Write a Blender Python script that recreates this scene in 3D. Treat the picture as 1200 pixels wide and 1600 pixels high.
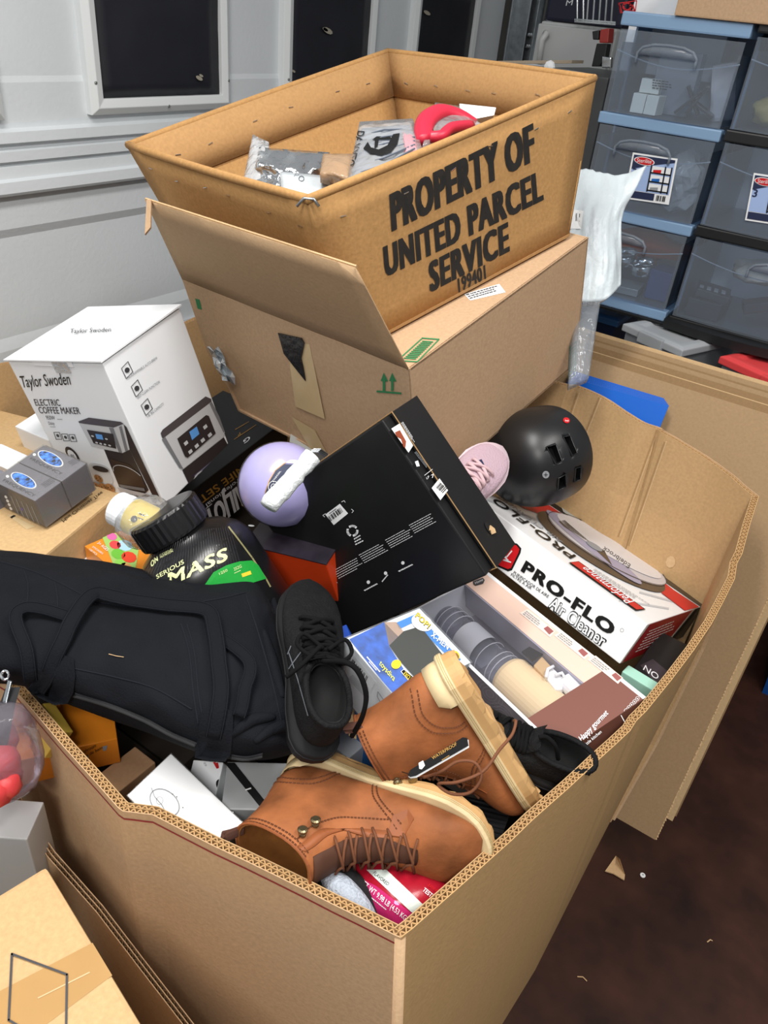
import bpy, bmesh, math, random
from mathutils import Vector, Matrix, noise
from mathutils.bvhtree import BVHTree
random.seed(7)
SC = bpy.context.scene
COL = SC.collection
for o in list(bpy.data.objects): bpy.data.objects.remove(o)

# ------------------------------------------------------------------ camera
CAM = Vector((0.0, 0.0, 1.6))
RIGHT = Vector((0.56368742, -0.8208422, 0.09205746))
DOWN = Vector((-0.41390244, -0.37715262, -0.82851716))
FWD = Vector((0.71480156, 0.42892189, -0.55234477))
cd = bpy.data.cameras.new('camera'); cd.sensor_fit = 'VERTICAL'; cd.sensor_height = 36.0; cd.lens = 27.0
cd.clip_start = 0.02; cd.clip_end = 60
camo = bpy.data.objects.new('camera', cd); COL.objects.link(camo)
m = Matrix.Identity(4)
for i in range(3):
    m[i][0] = RIGHT[i]; m[i][1] = -DOWN[i]; m[i][2] = -FWD[i]; m[i][3] = CAM[i]
camo.matrix_world = m
SC.camera = camo
# ------------------------------------------------------------------ world and lamps
w = bpy.data.worlds.new('world'); SC.world = w; w.use_nodes = True
w.node_tree.nodes['Background'].inputs[0].default_value = (0.93, 0.96, 1.0, 1)
w.node_tree.nodes['Background'].inputs[1].default_value = 0.30
def area(name, loc, sx, sy, power, col=(1, 0.97, 0.93), aim=None):
    l = bpy.data.lights.new(name, 'AREA'); l.shape = 'RECTANGLE'; l.size = sx; l.size_y = sy; l.energy = power; l.color = col
    o = bpy.data.objects.new(name, l); COL.objects.link(o); o.location = loc
    if aim: o.rotation_euler = (Vector(aim) - Vector(loc)).to_track_quat('-Z', 'Y').to_euler()
    return o
area('overhead_light', (0.35, 0.75, 2.75), 1.2, 0.35, 40)
area('overhead_light', (-1.1, -0.3, 2.7), 1.2, 0.35, 52)
area('overhead_light', (1.1, -0.45, 2.8), 1.2, 0.3, 30)  # unseen lamp set here to brighten the drawer fronts and right side
vs = SC.view_settings
vs.view_transform = 'Standard'; vs.look = 'None'; vs.gamma = 1.0; vs.use_curve_mapping = False; vs.exposure = 0.0

# ------------------------------------------------------------------ helpers: pixels of the photograph to places
def ray(x, y): return RIGHT * ((x - 600) / 1200) + DOWN * ((y - 800) / 1200) + FWD
def Pz(x, y, z):
    r = ray(x, y); return CAM + r * ((z - CAM.z) / r.z)
def Pd(x, y, d): return CAM + ray(x, y) * d
def Pp(x, y, q, n):
    r = ray(x, y); return CAM + r * (n.dot(q - CAM) / n.dot(r))
def px_of(p):
    v = p - CAM; d = v.dot(FWD); return (600 + 1200 * v.dot(RIGHT) / d, 800 + 1200 * v.dot(DOWN) / d, d)
def lerp(a, b, t): return a + (b - a) * t
def smooth(t): return t * t * (3 - 2 * t)

# ------------------------------------------------------------------ materials
MATS = {}
def lin(h):
    if isinstance(h, str):
        c = [int(h[i:i + 2], 16) / 255 for i in (0, 2, 4)]
        return tuple(((x / 12.92) if x <= 0.04045 else ((x + 0.055) / 1.055) ** 2.4) for x in c)
    return h
def M(name, col, rough=0.55, metal=0.0, nz=None, bump=None, spec=0.5, stretch=None, sheen=0, coat=0):
    """nz=(scale, amount, detail): colour mottling; bump=(scale, strength): fine relief"""
    if name in MATS: return MATS[name]
    mt = bpy.data.materials.new(name); mt.use_nodes = True
    nt = mt.node_tree; b = nt.nodes['Principled BSDF']
    c = lin(col)
    b.inputs['Base Color'].default_value = (*c, 1); b.inputs['Roughness'].default_value = rough
    b.inputs['Metallic'].default_value = metal; b.inputs['Specular IOR Level'].default_value = spec
    b.inputs['Sheen Weight'].default_value = sheen; b.inputs['Coat Weight'].default_value = coat
    tc = None
    def coords():
        t = nt.nodes.new('ShaderNodeTexCoord'); mp = nt.nodes.new('ShaderNodeMapping')
        if stretch: mp.inputs['Scale'].default_value = stretch
        nt.links.new(t.outputs['Object'], mp.inputs['Vector']); return mp.outputs['Vector']
    if nz or bump: tc = coords()
    if nz:
        n = nt.nodes.new('ShaderNodeTexNoise'); n.inputs['Scale'].default_value = nz[0]
        n.inputs['Detail'].default_value = nz[2] if len(nz) > 2 else 4
        nt.links.new(tc, n.inputs['Vector'])
        r = nt.nodes.new('ShaderNodeMapRange'); r.inputs[1].default_value = 0.25; r.inputs[2].default_value = 0.75
        r.inputs[3].default_value = 1 - nz[1]; r.inputs[4].default_value = 1 + nz[1]
        nt.links.new(n.outputs['Fac'], r.inputs[0])
        mx = nt.nodes.new('ShaderNodeVectorMath'); mx.operation = 'SCALE'; mx.inputs[0].default_value = c
        nt.links.new(r.outputs[0], mx.inputs['Scale']); nt.links.new(mx.outputs[0], b.inputs['Base Color'])
    if bump:
        n = nt.nodes.new('ShaderNodeTexNoise'); n.inputs['Scale'].default_value = bump[0]; n.inputs['Detail'].default_value = 3
        nt.links.new(tc, n.inputs['Vector'])
        bp = nt.nodes.new('ShaderNodeBump'); bp.inputs['Strength'].default_value = bump[1]; bp.inputs['Distance'].default_value = 0.004
        nt.links.new(n.outputs['Fac'], bp.inputs['Height']); nt.links.new(bp.outputs[0], b.inputs['Normal'])
    MATS[name] = mt
    return mt
def film(name, col, clear=0.75, rough=0.12, bump=(60, 0.5), haze=0.0):
    """clear plastic: see-through share, gloss, milky share"""
    if name in MATS: return MATS[name]
    mt = bpy.data.materials.new(name); mt.use_nodes = True; nt = mt.node_tree
    for n in list(nt.nodes): nt.nodes.remove(n)
    out = nt.nodes.new('ShaderNodeOutputMaterial')
    tr = nt.nodes.new('ShaderNodeBsdfTransparent'); tr.inputs[0].default_value = (*lin(col), 1)
    p = nt.nodes.new('ShaderNodeBsdfPrincipled'); p.inputs['Base Color'].default_value = (*lin(col), 1); p.inputs['Roughness'].default_value = rough
    gl = nt.nodes.new('ShaderNodeBsdfGlossy'); gl.inputs['Roughness'].default_value = rough
    lw = nt.nodes.new('ShaderNodeLayerWeight'); lw.inputs['Blend'].default_value = 0.25
    m1 = nt.nodes.new('ShaderNodeMixShader'); m2 = nt.nodes.new('ShaderNodeMixShader')
    m1.inputs[0].default_value = clear
    nt.links.new(p.outputs[0], m1.inputs[1]); nt.links.new(tr.outputs[0], m1.inputs[2])
    mr = nt.nodes.new('ShaderNodeMath'); mr.operation = 'MULTIPLY'; mr.inputs[1].default_value = 0.55
    nt.links.new(lw.outputs['Fresnel'], mr.inputs[0]); nt.links.new(mr.outputs[0], m2.inputs[0])
    nt.links.new(m1.outputs[0], m2.inputs[1]); nt.links.new(gl.outputs[0], m2.inputs[2])
    if bump:
        t = nt.nodes.new('ShaderNodeTexCoord'); n = nt.nodes.new('ShaderNodeTexNoise'); n.inputs['Scale'].default_value = bump[0]; n.inputs['Detail'].default_value = 2
        nt.links.new(t.outputs['Object'], n.inputs['Vector'])
        bp = nt.nodes.new('ShaderNodeBump'); bp.inputs['Strength'].default_value = bump[1]; bp.inputs['Distance'].default_value = 0.01
        nt.links.new(n.outputs['Fac'], bp.inputs['Height'])
        for q in (p, gl): nt.links.new(bp.outputs[0], q.inputs['Normal'])
        nt.links.new(bp.outputs[0], lw.inputs['Normal'])
    nt.links.new(m2.outputs[0], out.inputs[0])
    MATS[name] = mt
    return mt
def kraft(name, col, amt=0.07):
    return M(name, col, 0.82, nz=(170, amt, 8), bump=(140, 0.12), spec=0.22)

# ------------------------------------------------------------------ helpers: objects
def wm(o):
    mt = o.matrix_basis.copy()
    while o.parent:
        o = o.parent; mt = o.matrix_basis @ mt
    return mt
def tag(o, label=None, cat=None, group=None, kind=None):
    if label: o['label'] = label
    if cat: o['category'] = cat
    if group: o['group'] = group
    if kind: o['kind'] = kind
    return o
def thing(name, loc, label, cat, group=None, kind=None):
    o = bpy.data.objects.new(name, None); COL.objects.link(o); o.location = loc; o.empty_display_size = 0.05
    return tag(o, label, cat, group, kind)
class MB:
    def __init__(s): s.v = []; s.f = []; s.m = []
    def add(s, vs, fs, mat=0):
        n = len(s.v); s.v += [Vector(v) for v in vs]
        for f in fs: s.f.append(tuple(i + n for i in f)); s.m.append(mat)
    def hexa(s, p, mat=0):   # p: 4 of one side then 4 of the opposite side
        s.add(p, [(0, 1, 2, 3), (7, 6, 5, 4), (0, 4, 5, 1), (1, 5, 6, 2), (2, 6, 7, 3), (3, 7, 4, 0)], mat)
    def box(s, o, a, b, c, mat=0):
        o = Vector(o); a = Vector(a); b = Vector(b); c = Vector(c)
        s.hexa([o, o + a, o + a + b, o + b, o + c, o + a + c, o + a + b + c, o + b + c], mat)
    def cube(s, lo, hi, mat=0):
        d = Vector(hi) - Vector(lo); s.box(lo, (d.x, 0, 0), (0, d.y, 0), (0, 0, d.z), mat)
    def loft(s, rings, closed=True, cap0=False, cap1=False, mat=0):
        n = len(rings[0]); vs = [p for r in rings for p in r]; fs = []
        for i in range(len(rings) - 1):
            for j in range(n if closed else n - 1):
                k = (j + 1) % n
                fs.append((i * n + j, i * n + k, (i + 1) * n + k, (i + 1) * n + j))
        if cap0: fs.append(tuple(range(n - 1, -1, -1)))
        if cap1: fs.append(tuple(range((len(rings) - 1) * n, len(rings) * n)))
        s.add(vs, fs, mat)
    def tube(s, pts, r, seg=6, mat=0, closed=False, flat=1.0, nrm=None):
        pts = [Vector(p) for p in pts]; n = len(pts); rings = []; prev = None
        for i, p in enumerate(pts):
            a = pts[(i - 1) % n] if (closed or i > 0) else p
            b = pts[(i + 1) % n] if (closed or i < n - 1) else p
            t = (b - a).normalized()
            if nrm is not None: u = nrm[i] if isinstance(nrm, list) else nrm
            else: u = prev if prev is not None else (Vector((0, 0, 1)) if abs(t.z) < 0.9 else Vector((1, 0, 0)))
            u = (u - t * u.dot(t)); u = u.normalized() if u.length > 1e-6 else t.orthogonal().normalized()
            prev = u; wv = t.cross(u)
            rr = r[i] if isinstance(r, (list, tuple)) else r
            rings.append([p + u * (math.cos(q) * rr * flat) + wv * (math.sin(q) * rr) for q in [2 * math.pi * k / seg for k in range(seg)]])
        if closed: rings.append(rings[0])
        s.loft(rings, True, not closed, not closed, mat)
    def lathe(s, prof, o, ax, seg=32, mat=0, cap0=True, cap1=True, u=None, sq=1.0):
        ax = ax.normalized(); u = (u - ax * u.dot(ax)).normalized() if u else ax.orthogonal().normalized(); wv = ax.cross(u)
        rings = [[o + ax * h + u * (math.cos(q) * r) + wv * (math.sin(q) * r * sq) for q in [2 * math.pi * k / seg for k in range(seg)]] for r, h in prof]
        s.loft(rings, True, cap0, cap1, mat)
    def prism(s, pts, d, mat=0):
        n = len(pts); d = Vector(d)
        s.add([Vector(p) for p in pts] + [Vector(p) + d for p in pts],
              [tuple(range(n - 1, -1, -1)), tuple(range(n, 2 * n))] + [(i, (i + 1) % n, (i + 1) % n + n, i + n) for i in range(n)], mat)
    def grid(s, rows, mat=0, thick=None):
        """rows of points; thick=vector extrudes to a closed slab"""
        nr = len(rows); nc = len(rows[0])
        top = [Vector(p) for r in rows for p in r]
        fs = [(i * nc + j, i * nc + j + 1, (i + 1) * nc + j + 1, (i + 1) * nc + j) for i in range(nr - 1) for j in range(nc - 1)]
        if thick is None: s.add(top, fs, mat); return
        N = len(top)
        tv = thick if isinstance(thick, list) else [Vector(thick)] * N
        bot = [p + t for p, t in zip(top, tv)]
        fs2 = [tuple(reversed([k + N for k in f])) for f in fs]
        bd = [j for j in range(nc)] + [i * nc + nc - 1 for i in range(1, nr)] + [(nr - 1) * nc + j for j in range(nc - 2, -1, -1)] + [i * nc for i in range(nr - 2, 0, -1)]
        sd = [(bd[(k + 1) % len(bd)], bd[k], bd[k] + N, bd[(k + 1) % len(bd)] + N) for k in range(len(bd))]
        s.add(top + bot, fs + fs2 + sd, mat)
    def obj(s, name, mats, parent=None, sm=False, bevel=0, label=None, cat=None, group=None, kind=None, fix=True, subd=0, weld=False):
        me = bpy.data.meshes.new(name)
        if parent is not None:
            iv = wm(parent).inverted(); vs = [iv @ p for p in s.v]; loc = None
        else:
            lo = Vector([min(p[i] for p in s.v) for i in range(3)]); hi = Vector([max(p[i] for p in s.v) for i in range(3)])
            loc = Vector(((lo.x + hi.x) / 2, (lo.y + hi.y) / 2, lo.z)); vs = [p - loc for p in s.v]
        me.from_pydata([tuple(p) for p in vs], [], s.f)
        for mt in (mats if isinstance(mats, list) else [mats]): me.materials.append(mt)
        me.polygons.foreach_set('material_index', s.m)
        bm = bmesh.new(); bm.from_mesh(me)
        if weld: bmesh.ops.remove_doubles(bm, verts=bm.verts, dist=1e-5)
        if fix: bmesh.ops.recalc_face_normals(bm, faces=bm.faces)
        if bevel:
            bmesh.ops.bevel(bm, geom=[e for e in bm.edges if len(e.link_faces) == 2 and e.calc_face_angle(0) > 0.35], offset=bevel, segments=2, profile=0.6, affect='EDGES', clamp_overlap=True)
        for f in bm.faces: f.smooth = sm
        bm.to_mesh(me); bm.free(); me.update()
        o = bpy.data.objects.new(name, me); COL.objects.link(o)
        if parent is not None: o.parent = parent
        else: o.location = loc
        if subd:
            md = o.modifiers.new('s', 'SUBSURF'); md.levels = subd; md.render_levels = subd
        return tag(o, label, cat, group, kind)
def bake(o):
    "apply the modifiers of o"
    dg = bpy.context.evaluated_depsgraph_get(); me = bpy.data.meshes.new_from_object(o.evaluated_get(dg))
    o.modifiers.clear(); o.data = me
    return o
def bvh_of(*os):
    vs = []; fs = []
    for o in os:
        mw = wm(o); n = len(vs)
        vs += [mw @ v.co for v in o.data.vertices]; fs += [tuple(i + n for i in p.vertices) for p in o.data.polygons]
    return BVHTree.FromPolygons(vs, fs)
def cut(o, cutters, solver='EXACT'):
    "carve openings into o"
    ob = cutters.obj('cutter', M('cut_edge', '101010'))
    md = o.modifiers.new('b', 'BOOLEAN'); md.operation = 'DIFFERENCE'; md.solver = solver; md.object = ob
    bpy.context.view_layer.update(); bake(o)
    bpy.data.objects.remove(ob)

# ------------------------------------------------------------------ helpers: flat print
TXT = {}
def text_geo(t, res=3, space=1.0):
    """letters as triangles: x runs 0..1 over the word, y is 0 at the base line and 1 at the height of a capital"""
    k = (t, res, space)
    if k in TXT: return TXT[k]
    cu = bpy.data.curves.new('t', 'FONT'); cu.body = t; cu.resolution_u = res; cu.fill_mode = 'FRONT'; cu.space_character = space
    ob = bpy.data.objects.new('t', cu); COL.objects.link(ob); bpy.context.view_layer.update()
    me = bpy.data.meshes.new_from_object(ob.evaluated_get(bpy.context.evaluated_depsgraph_get()))
    bpy.data.objects.remove(ob); bpy.data.curves.remove(cu)
    vs = [(v.co.x, v.co.y) for v in me.vertices]; fs = [tuple(p.vertices) for p in me.polygons]
    bpy.data.meshes.remove(me)
    x0 = min(v[0] for v in vs); x1 = max(v[0] for v in vs); ch = 0.73
    vs = [((v[0] - x0) / (x1 - x0), v[1] / ch) for v in vs]
    TXT[k] = (vs, fs)
    return TXT[k]
class Print:
    """flat print on a face (q: point of the face, n: outward normal) or, with bvh, on a curved surface"""
    def __init__(s, q=None, n=None, bvh=None, off=0.0006):
        s.clip = None; s.q = q; s.n = n.normalized() if n else None; s.bvh = bvh; s.mb = MB(); s.mats = []; s.off = off; s.lay = 0
        if s.n is not None and s.n.dot(CAM - q) < 0: s.n = -s.n
    def mi(s, mt):
        if mt not in s.mats: s.mats.append(mt)
        return s.mats.index(mt)
    def at(s, x, y, off=0.0):
        if s.bvh:
            r = ray(x, y); h = s.bvh.ray_cast(CAM, r.normalized())
            if h[0] is None: return None
            n = h[1] if h[1].dot(r) < 0 else -h[1]
            return h[0] + n * off
        return Pp(x, y, s.q, s.n) + s.n * off
    def flat(s, pts2, tris, mt, lay=0, sub=0):
        off = s.off * (1 + lay)
        if sub:
            bm = bmesh.new(); bv = [bm.verts.new((p[0], p[1], 0)) for p in pts2]
            for f in tris:
                try: bm.faces.new([bv[i] for i in f])
                except ValueError: pass
            for _ in range(6):
                es = [e for e in bm.edges if e.calc_length() > sub]
                if not es: break
                bmesh.ops.subdivide_edges(bm, edges=es, cuts=1, use_grid_fill=False)
                bmesh.ops.triangulate(bm, faces=[f for f in bm.faces if len(f.verts) > 3])
            bm.verts.index_update(); pts2 = [(v.co.x, v.co.y) for v in bm.verts]; tris = [tuple(v.index for v in f.verts) for f in bm.faces]; bm.free()
        ps = [s.at(p[0], p[1], off) for p in pts2]
        ok = [f for f in tris if all(ps[i] is not None for i in f)]
        use = sorted({i for f in ok for i in f}); ix = {k: j for j, k in enumerate(use)}
        s.mb.add([ps[i] for i in use], [tuple(ix[i] for i in f) for f in ok], s.mi(mt))
    def clipped(s, pts):
        P = s.clip; ar = sum(P[i - 1][0] * P[i][1] - P[i][0] * P[i - 1][1] for i in range(len(P))); sg = 1 if ar > 0 else -1
        for i in range(len(P)):
            (xa, ya), (xb, yb) = P[i - 1], P[i]; f = lambda p: sg * ((xb - xa) * (p[1] - ya) - (yb - ya) * (p[0] - xa)); out = []
            for j in range(len(pts)):
                p, q = pts[j - 1], pts[j]; a, b = f(p), f(q)
                if (a >= 0) != (b >= 0): t = a / (a - b); out.append((p[0] + (q[0] - p[0]) * t, p[1] + (q[1] - p[1]) * t))
                if b >= 0: out.append(q)
            pts = out
            if len(pts) < 3: return []
        return pts
    def poly(s, pts, mt, lay=0, sub=0):
        if s.clip:
            pts = s.clipped(pts)
            if len(pts) < 3: return
        s.flat(pts, [tuple(range(len(pts)))], mt, lay, sub if not s.bvh else (sub or 14))
    def line(s, pts, wd, mt, lay=1, closed=False):
        n = len(pts)
        for i in range(n if closed else n - 1):
            a = Vector(pts[i]); b = Vector(pts[(i + 1) % n]); d = (b - a)
            if d.length < 1e-6: continue
            d.normalize(); k = Vector((-d.y, d.x)) * wd / 2; a2 = a - d * wd * 0.3; b2 = b + d * wd * 0.3
            s.poly([tuple(a2 + k), tuple(a2 - k), tuple(b2 - k), tuple(b2 + k)], mt, lay)
    def ell(s, c, a, b, mt, lay=1, n=24, a0=0, a1=360):
        """ellipse from pixel centre and two pixel half axes"""
        s.poly([(c[0] + a[0] * math.cos(t) + b[0] * math.sin(t), c[1] + a[1] * math.cos(t) + b[1] * math.sin(t)) for t in [math.radians(a0 + (a1 - a0) * k / n) for k in range(n)]], mt, lay)
    def ring(s, c, a, b, wd, mt, lay=1, n=24, a0=0, a1=360):
        s.line([(c[0] + a[0] * math.cos(t) + b[0] * math.sin(t), c[1] + a[1] * math.cos(t) + b[1] * math.sin(t)) for t in [math.radians(a0 + (a1 - a0) * k / n) for k in range(n + 1)]], wd, mt, lay)
    def text(s, t, A, B, Cc, mt, bold=0.0, sq=1.0, lay=1, res=3):
        """A/B: ends of the base line, Cc: top of the first capital, all in pixels; bold thickens the strokes by that share of a capital"""
        vs, fs = text_geo(t, res, 1.0 + 1.6 * bold / sq)
        L = math.hypot(B[0] - A[0], B[1] - A[1]); H = math.hypot(Cc[0] - A[0], Cc[1] - A[1]); bu = bold * H / L
        sh = [(0, 0)] if not bold else ([(i * bu, j * bold * 0.45) for i in (-1, 0, 1) for j in (-1, 1)] if bold < 0.05 else [(i * bu, j * bold * 0.45) for i in (-1, -0.5, 0, 0.5, 1) for j in (-1, 1)])
        for q, (du, dv) in enumerate(sh):
            o_ = lay + q * 0.02; W2 = [(bu + u * (1 - 2 * bu) + du, v * (1 - bold * 0.9) + bold * 0.45 + dv) for u, v in vs]
            if s.bvh:
                s.flat([(A[0] + (B[0] - A[0]) * u + (Cc[0] - A[0]) * v, A[1] + (B[1] - A[1]) * u + (Cc[1] - A[1]) * v) for u, v in W2], fs, mt, o_); continue
            a = s.at(*A, s.off * (1 + o_)); b = s.at(*B, s.off * (1 + o_)); c = s.at(*Cc, s.off * (1 + o_))
            s.mb.add([a + (b - a) * u + (c - a) * v for u, v in W2], fs, s.mi(mt))
    def bars(s, A, B, Cc, mt, n=14, seed=1, lay=1):
        """a bar code: bars between A and B, as tall as A-Cc"""
        rnd = random.Random(seed); x = 0
        ws = [rnd.choice((1, 1, 2, 3)) for _ in range(2 * n)]; tot = sum(ws)
        for i, q in enumerate(ws):
            if i % 2 == 0:
                u0 = x / tot; u1 = (x + q) / tot
                e = lambda u, v: (A[0] + (B[0] - A[0]) * u + (Cc[0] - A[0]) * v, A[1] + (B[1] - A[1]) * u + (Cc[1] - A[1]) * v)
                s.poly([e(u0, 0), e(u1, 0), e(u1, 1), e(u0, 1)], mt, lay)
            x += q
    def dashes(s, A, B, Cc, mt, rows=3, seed=1, lay=1, fill=0.45, k=9):
        """rows of print too fine to read: A-B along the line, A-Cc across the rows"""
        rnd = random.Random(seed)
        e = lambda u, v: (A[0] + (B[0] - A[0]) * u + (Cc[0] - A[0]) * v, A[1] + (B[1] - A[1]) * u + (Cc[1] - A[1]) * v)
        for r in range(rows):
            u = 0; end = rnd.uniform(0.7, 1.0); v0 = r / rows; v1 = v0 + fill / rows
            while u < end:
                w_ = rnd.uniform(0.4, 1.2) / k; s.poly([e(u, v0), e(min(u + w_ * 0.8, 1), v0), e(min(u + w_ * 0.8, 1), v1), e(u, v1)], mt, lay); u += w_
    def obj(s, parent, name='printed_lettering', label=None):
        if not s.mb.f: return None
        return s.mb.obj(name, s.mats, parent, fix=False, label=label)

# ------------------------------------------------------------------ helpers: boxes
class Fr:
    """a rectangular frame: corner P0 on the top side, edges e1, e2 along the top, e3 down"""
    def __init__(s, P0, e1, e2, e3): s.P0 = Vector(P0); s.e1 = Vector(e1); s.e2 = Vector(e2); s.e3 = Vector(e3)
    def P(s, a, b, c): return s.P0 + s.e1 * a + s.e2 * b + s.e3 * c
    def cor(s, a0=0, a1=1, b0=0, b1=1, c0=0, c1=1):
        return [s.P(a0, b0, c0), s.P(a1, b0, c0), s.P(a1, b1, c0), s.P(a0, b1, c0), s.P(a0, b0, c1), s.P(a1, b0, c1), s.P(a1, b1, c1), s.P(a0, b1, c1)]
    def base(s): return s.P(0.5, 0.5, 1)
    def top(s, **k): return s.cl(Print(s.P0, -s.e3, **k), ((0, 0, 0), (1, 0, 0), (1, 1, 0), (0, 1, 0)))
    def cl(s, pr, cs): pr.clip = [px_of(s.P(*c))[:2] for c in cs]; return pr
    def A(s, **k): return s.cl(Print(s.P0, -s.e2, **k), ((0, 0, 0), (1, 0, 0), (1, 0, 1), (0, 0, 1)))      # the side along e1
    def B(s, **k): return s.cl(Print(s.P0, -s.e1, **k), ((0, 0, 0), (0, 1, 0), (0, 1, 1), (0, 0, 1)))      # the side along e2
def fr3(pA, zA, pB, zB, pC, zC, h, l1=None, l2=None):
    a = Pz(*pA, zA); e1 = Pz(*pB, zB) - a; e2 = Pz(*pC, zC) - a
    n1 = e1.normalized(); e2 = e2 - n1 * e2.dot(n1)
    if l1: e1 = n1 * l1
    if l2: e2 = e2.normalized() * l2
    n = n1.cross(e2.normalized())
    if n.z > 0: n = -n
    return Fr(a, e1, e2, n * h)
def frd(P0, d1, l1, d2, l2, h):
    n1 = Vector(d1).normalized(); e2 = Vector(d2); e2 = (e2 - n1 * e2.dot(n1)).normalized()
    n = n1.cross(e2)
    if n.z > 0: n = -n
    return Fr(P0, n1 * l1, e2 * l2, n * h)
def carton(name, fr, mt, label, cat, bevel=0.002, group=None, body='body'):
    t = thing(name, fr.base(), label, cat, group)
    b = MB(); b.hexa(fr.cor()); b.obj(body, mt, t, bevel=bevel)
    return t
# ================================================================== materials used all over
K_GAY = kraft('kraft_bin', 'BF9F7C', 0.09); K_GAYIN = kraft('kraft_bin_inside', 'B6956B', 0.09); K_UPS = kraft('kraft_tote', 'AE8554', 0.13); K_CART = kraft('kraft_carton', 'B99A7A', 0.09); K_EDGE = kraft('kraft_edge', 'C2A27A')
K_NEAR = kraft('kraft_near', 'C6A679', 0.09); K_STACK = kraft('kraft_stack', '9C8262')
WHITE = M('white_card', 'EDF0F3', 0.35, spec=0.4); BLACK = M('black_ink', '121212', 0.5, spec=0.3); BLKC = M('black_card', '141415', 0.42, nz=(30, 0.12)); INKW = M('white_ink', 'E4E6E8', 0.6)
RED = M('red_ink', 'C5161D', 0.4); GREY = M('grey_ink', '8E9196', 0.5); DGREY = M('dark_grey_ink', '3A3A3E', 0.5); GREENK = M('green_ink', '2E7D4C', 0.7); STEEL = M('galvanised', 'A9AFB3', 0.32, 0.9, nz=(40, 0.2), bump=(30, 0.15)); CHROME = M('chrome', 'D5D8DA', 0.15, 1.0)
LABELW = M('paper_label', 'E9EBEC', 0.6); TAPE = M('packing_tape', 'CDB48A', 0.2, nz=(20, 0.06)); NAVY = M('navy_ink', '1C2748', 0.5); GOLD = M('gold_ink', 'B98A3A', 0.4, 0.3); BLUEK = M('blue_ink', '1F66B5', 0.45, nz=(25, 0.35)); YELK = M('yellow_ink', 'E7C833', 0.5); ORNG = M('orange_ink', 'E2651B', 0.4)
def struct(o): o['kind'] = 'structure'; return o

# ================================================================== floor and walls
fm = M('stained_concrete', '331C14', 0.6, nz=(9, 0.6, 8), bump=(40, 0.1), spec=0.2)
b = MB(); b.cube((-1.6, -1.8, -0.05), (4.9, 2.25, 0)); struct(b.obj('floor', fm))
b = MB(); b.cube((4.75, -1.8, 0), (4.85, 2.25, 2.9)); struct(b.obj('wall_right', M('wall_paint', '6E6C68', 0.8, nz=(8, 0.1))))
b = MB(); b.cube((4.12, 2.14, 0), (4.75, 2.24, 2.9)); struct(b.obj('wall_back', M('wall_paint_back', '8A8884', 0.8, nz=(8, 0.1))))

# ================================================================== garage door
YD = 2.1
DW = M('door_white', 'DDE2E5', 0.42, nz=(3, 0.04), bump=(70, 0.18)); DF = M('frame_white', 'E6EAEA', 0.35); DPANE = M('black_film', '22232A', 0.45, nz=(6, 0.15), bump=(5, 0.9)); GRIME = M('grime', 'A8A191', 0.7)
door = thing('door_1', (1.3, YD, 0), 'white sectional garage door with blacked out windows', 'garage door', kind='structure')
def section(prof):
    b = MB(); xs = (-1.5, 4.12)
    b.grid([[Vector((x, YD + dy, z)) for dy, z in prof] for x in xs], thick=(0, 0.03, 0))
    return b.obj('door_section', DW, door)
section([(0.0, 2.45), (0.0, 1.345), (-0.004, 1.330), (-0.004, 1.222), (-0.024, 1.216), (-0.026, 1.190), (-0.006, 1.184), (-0.006, 1.172), (-0.020, 1.168), (-0.020, 1.143)])
section([(-0.004, 1.141), (-0.004, 1.132), (-0.014, 1.129), (-0.016, 1.100), (-0.028, 1.094), (-0.030, 1.066), (-0.024, 1.058), (0.004, 1.052), (0.004, 0.965), (0.016, 0.94), (0.016, 0.655), (0.004, 0.62), (0.004, 0.545)])
section([(-0.02, 0.54), (-0.02, 0.46), (0.0, 0.44), (0.0, 0.02)])
for k in range(5):
    x0 = 0.745 + 0.838 * k - 0.838; x1 = x0 + 0.565; z0 = 1.246; z1 = 1.70; wd = 0.042
    if x1 < 0.3: continue
    fb = MB(); y0 = YD - 0.032
    o_ = [(x0, z0), (x1, z0), (x1, z1), (x0, z1)]; i_ = [(x0 + wd, z0 + wd), (x1 - wd, z0 + wd), (x1 - wd, z1 - wd), (x0 + wd, z1 - wd)]
    mid = [(x0 + wd * .45, z0 + wd * .45), (x1 - wd * .45, z0 + wd * .45), (x1 - wd * .45, z1 - wd * .45), (x0 + wd * .45, z1 - wd * .45)]
    R_ = lambda pts, y: [Vector((p[0], y, p[1])) for p in pts]
    fb.loft([R_(o_, YD), R_(o_, y0 + 0.006), R_(mid, y0 - 0.006), R_(i_, y0), R_(i_, YD)], True)
    fo = fb.obj('window_frame', DF, door, bevel=0.002)
    pb = MB(); n = 10
    pb.grid([[Vector((lerp(x0 + wd, x1 - wd, i / n), YD - 0.018 + 0.004 * noise.noise(Vector((i * 0.8 + k * 9, j * 0.35, 0))), lerp(z0 + wd, z1 - wd, j / n))) for i in range(n + 1)] for j in range(n + 1)], thick=(0, 0.004, 0))
    po = pb.obj('window_pane', DPANE, fo, sm=True)
    for sx, sz in ((x0 + wd * .4, 1.33), (x1 - wd * .4, 1.33), ((x0 + x1) / 2, z0 + wd * .4)):
        s_ = MB(); s_.lathe([(0.0045, 0), (0.0045, 0.003), (0.003, 0.004)], Vector((sx, y0 - 0.003, sz)), Vector((0, -1, 0)), 8); s_.obj('screw', M('screw_head', '8F9490', 0.4, 0.6), fo)
pr = Print(Vector((0, YD - 0.026, 0)), Vector((0, -1, 0)))
for c, r in (((311, 122), 5), ((314, 118), 3), ((512, 48), 7), ((508, 46), 4), ((458, 111), 3), ((667, 20), 5)): pr.ell(c, (r, r * .2), (r * .4, r * .8), GRIME, n=9)
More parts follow.
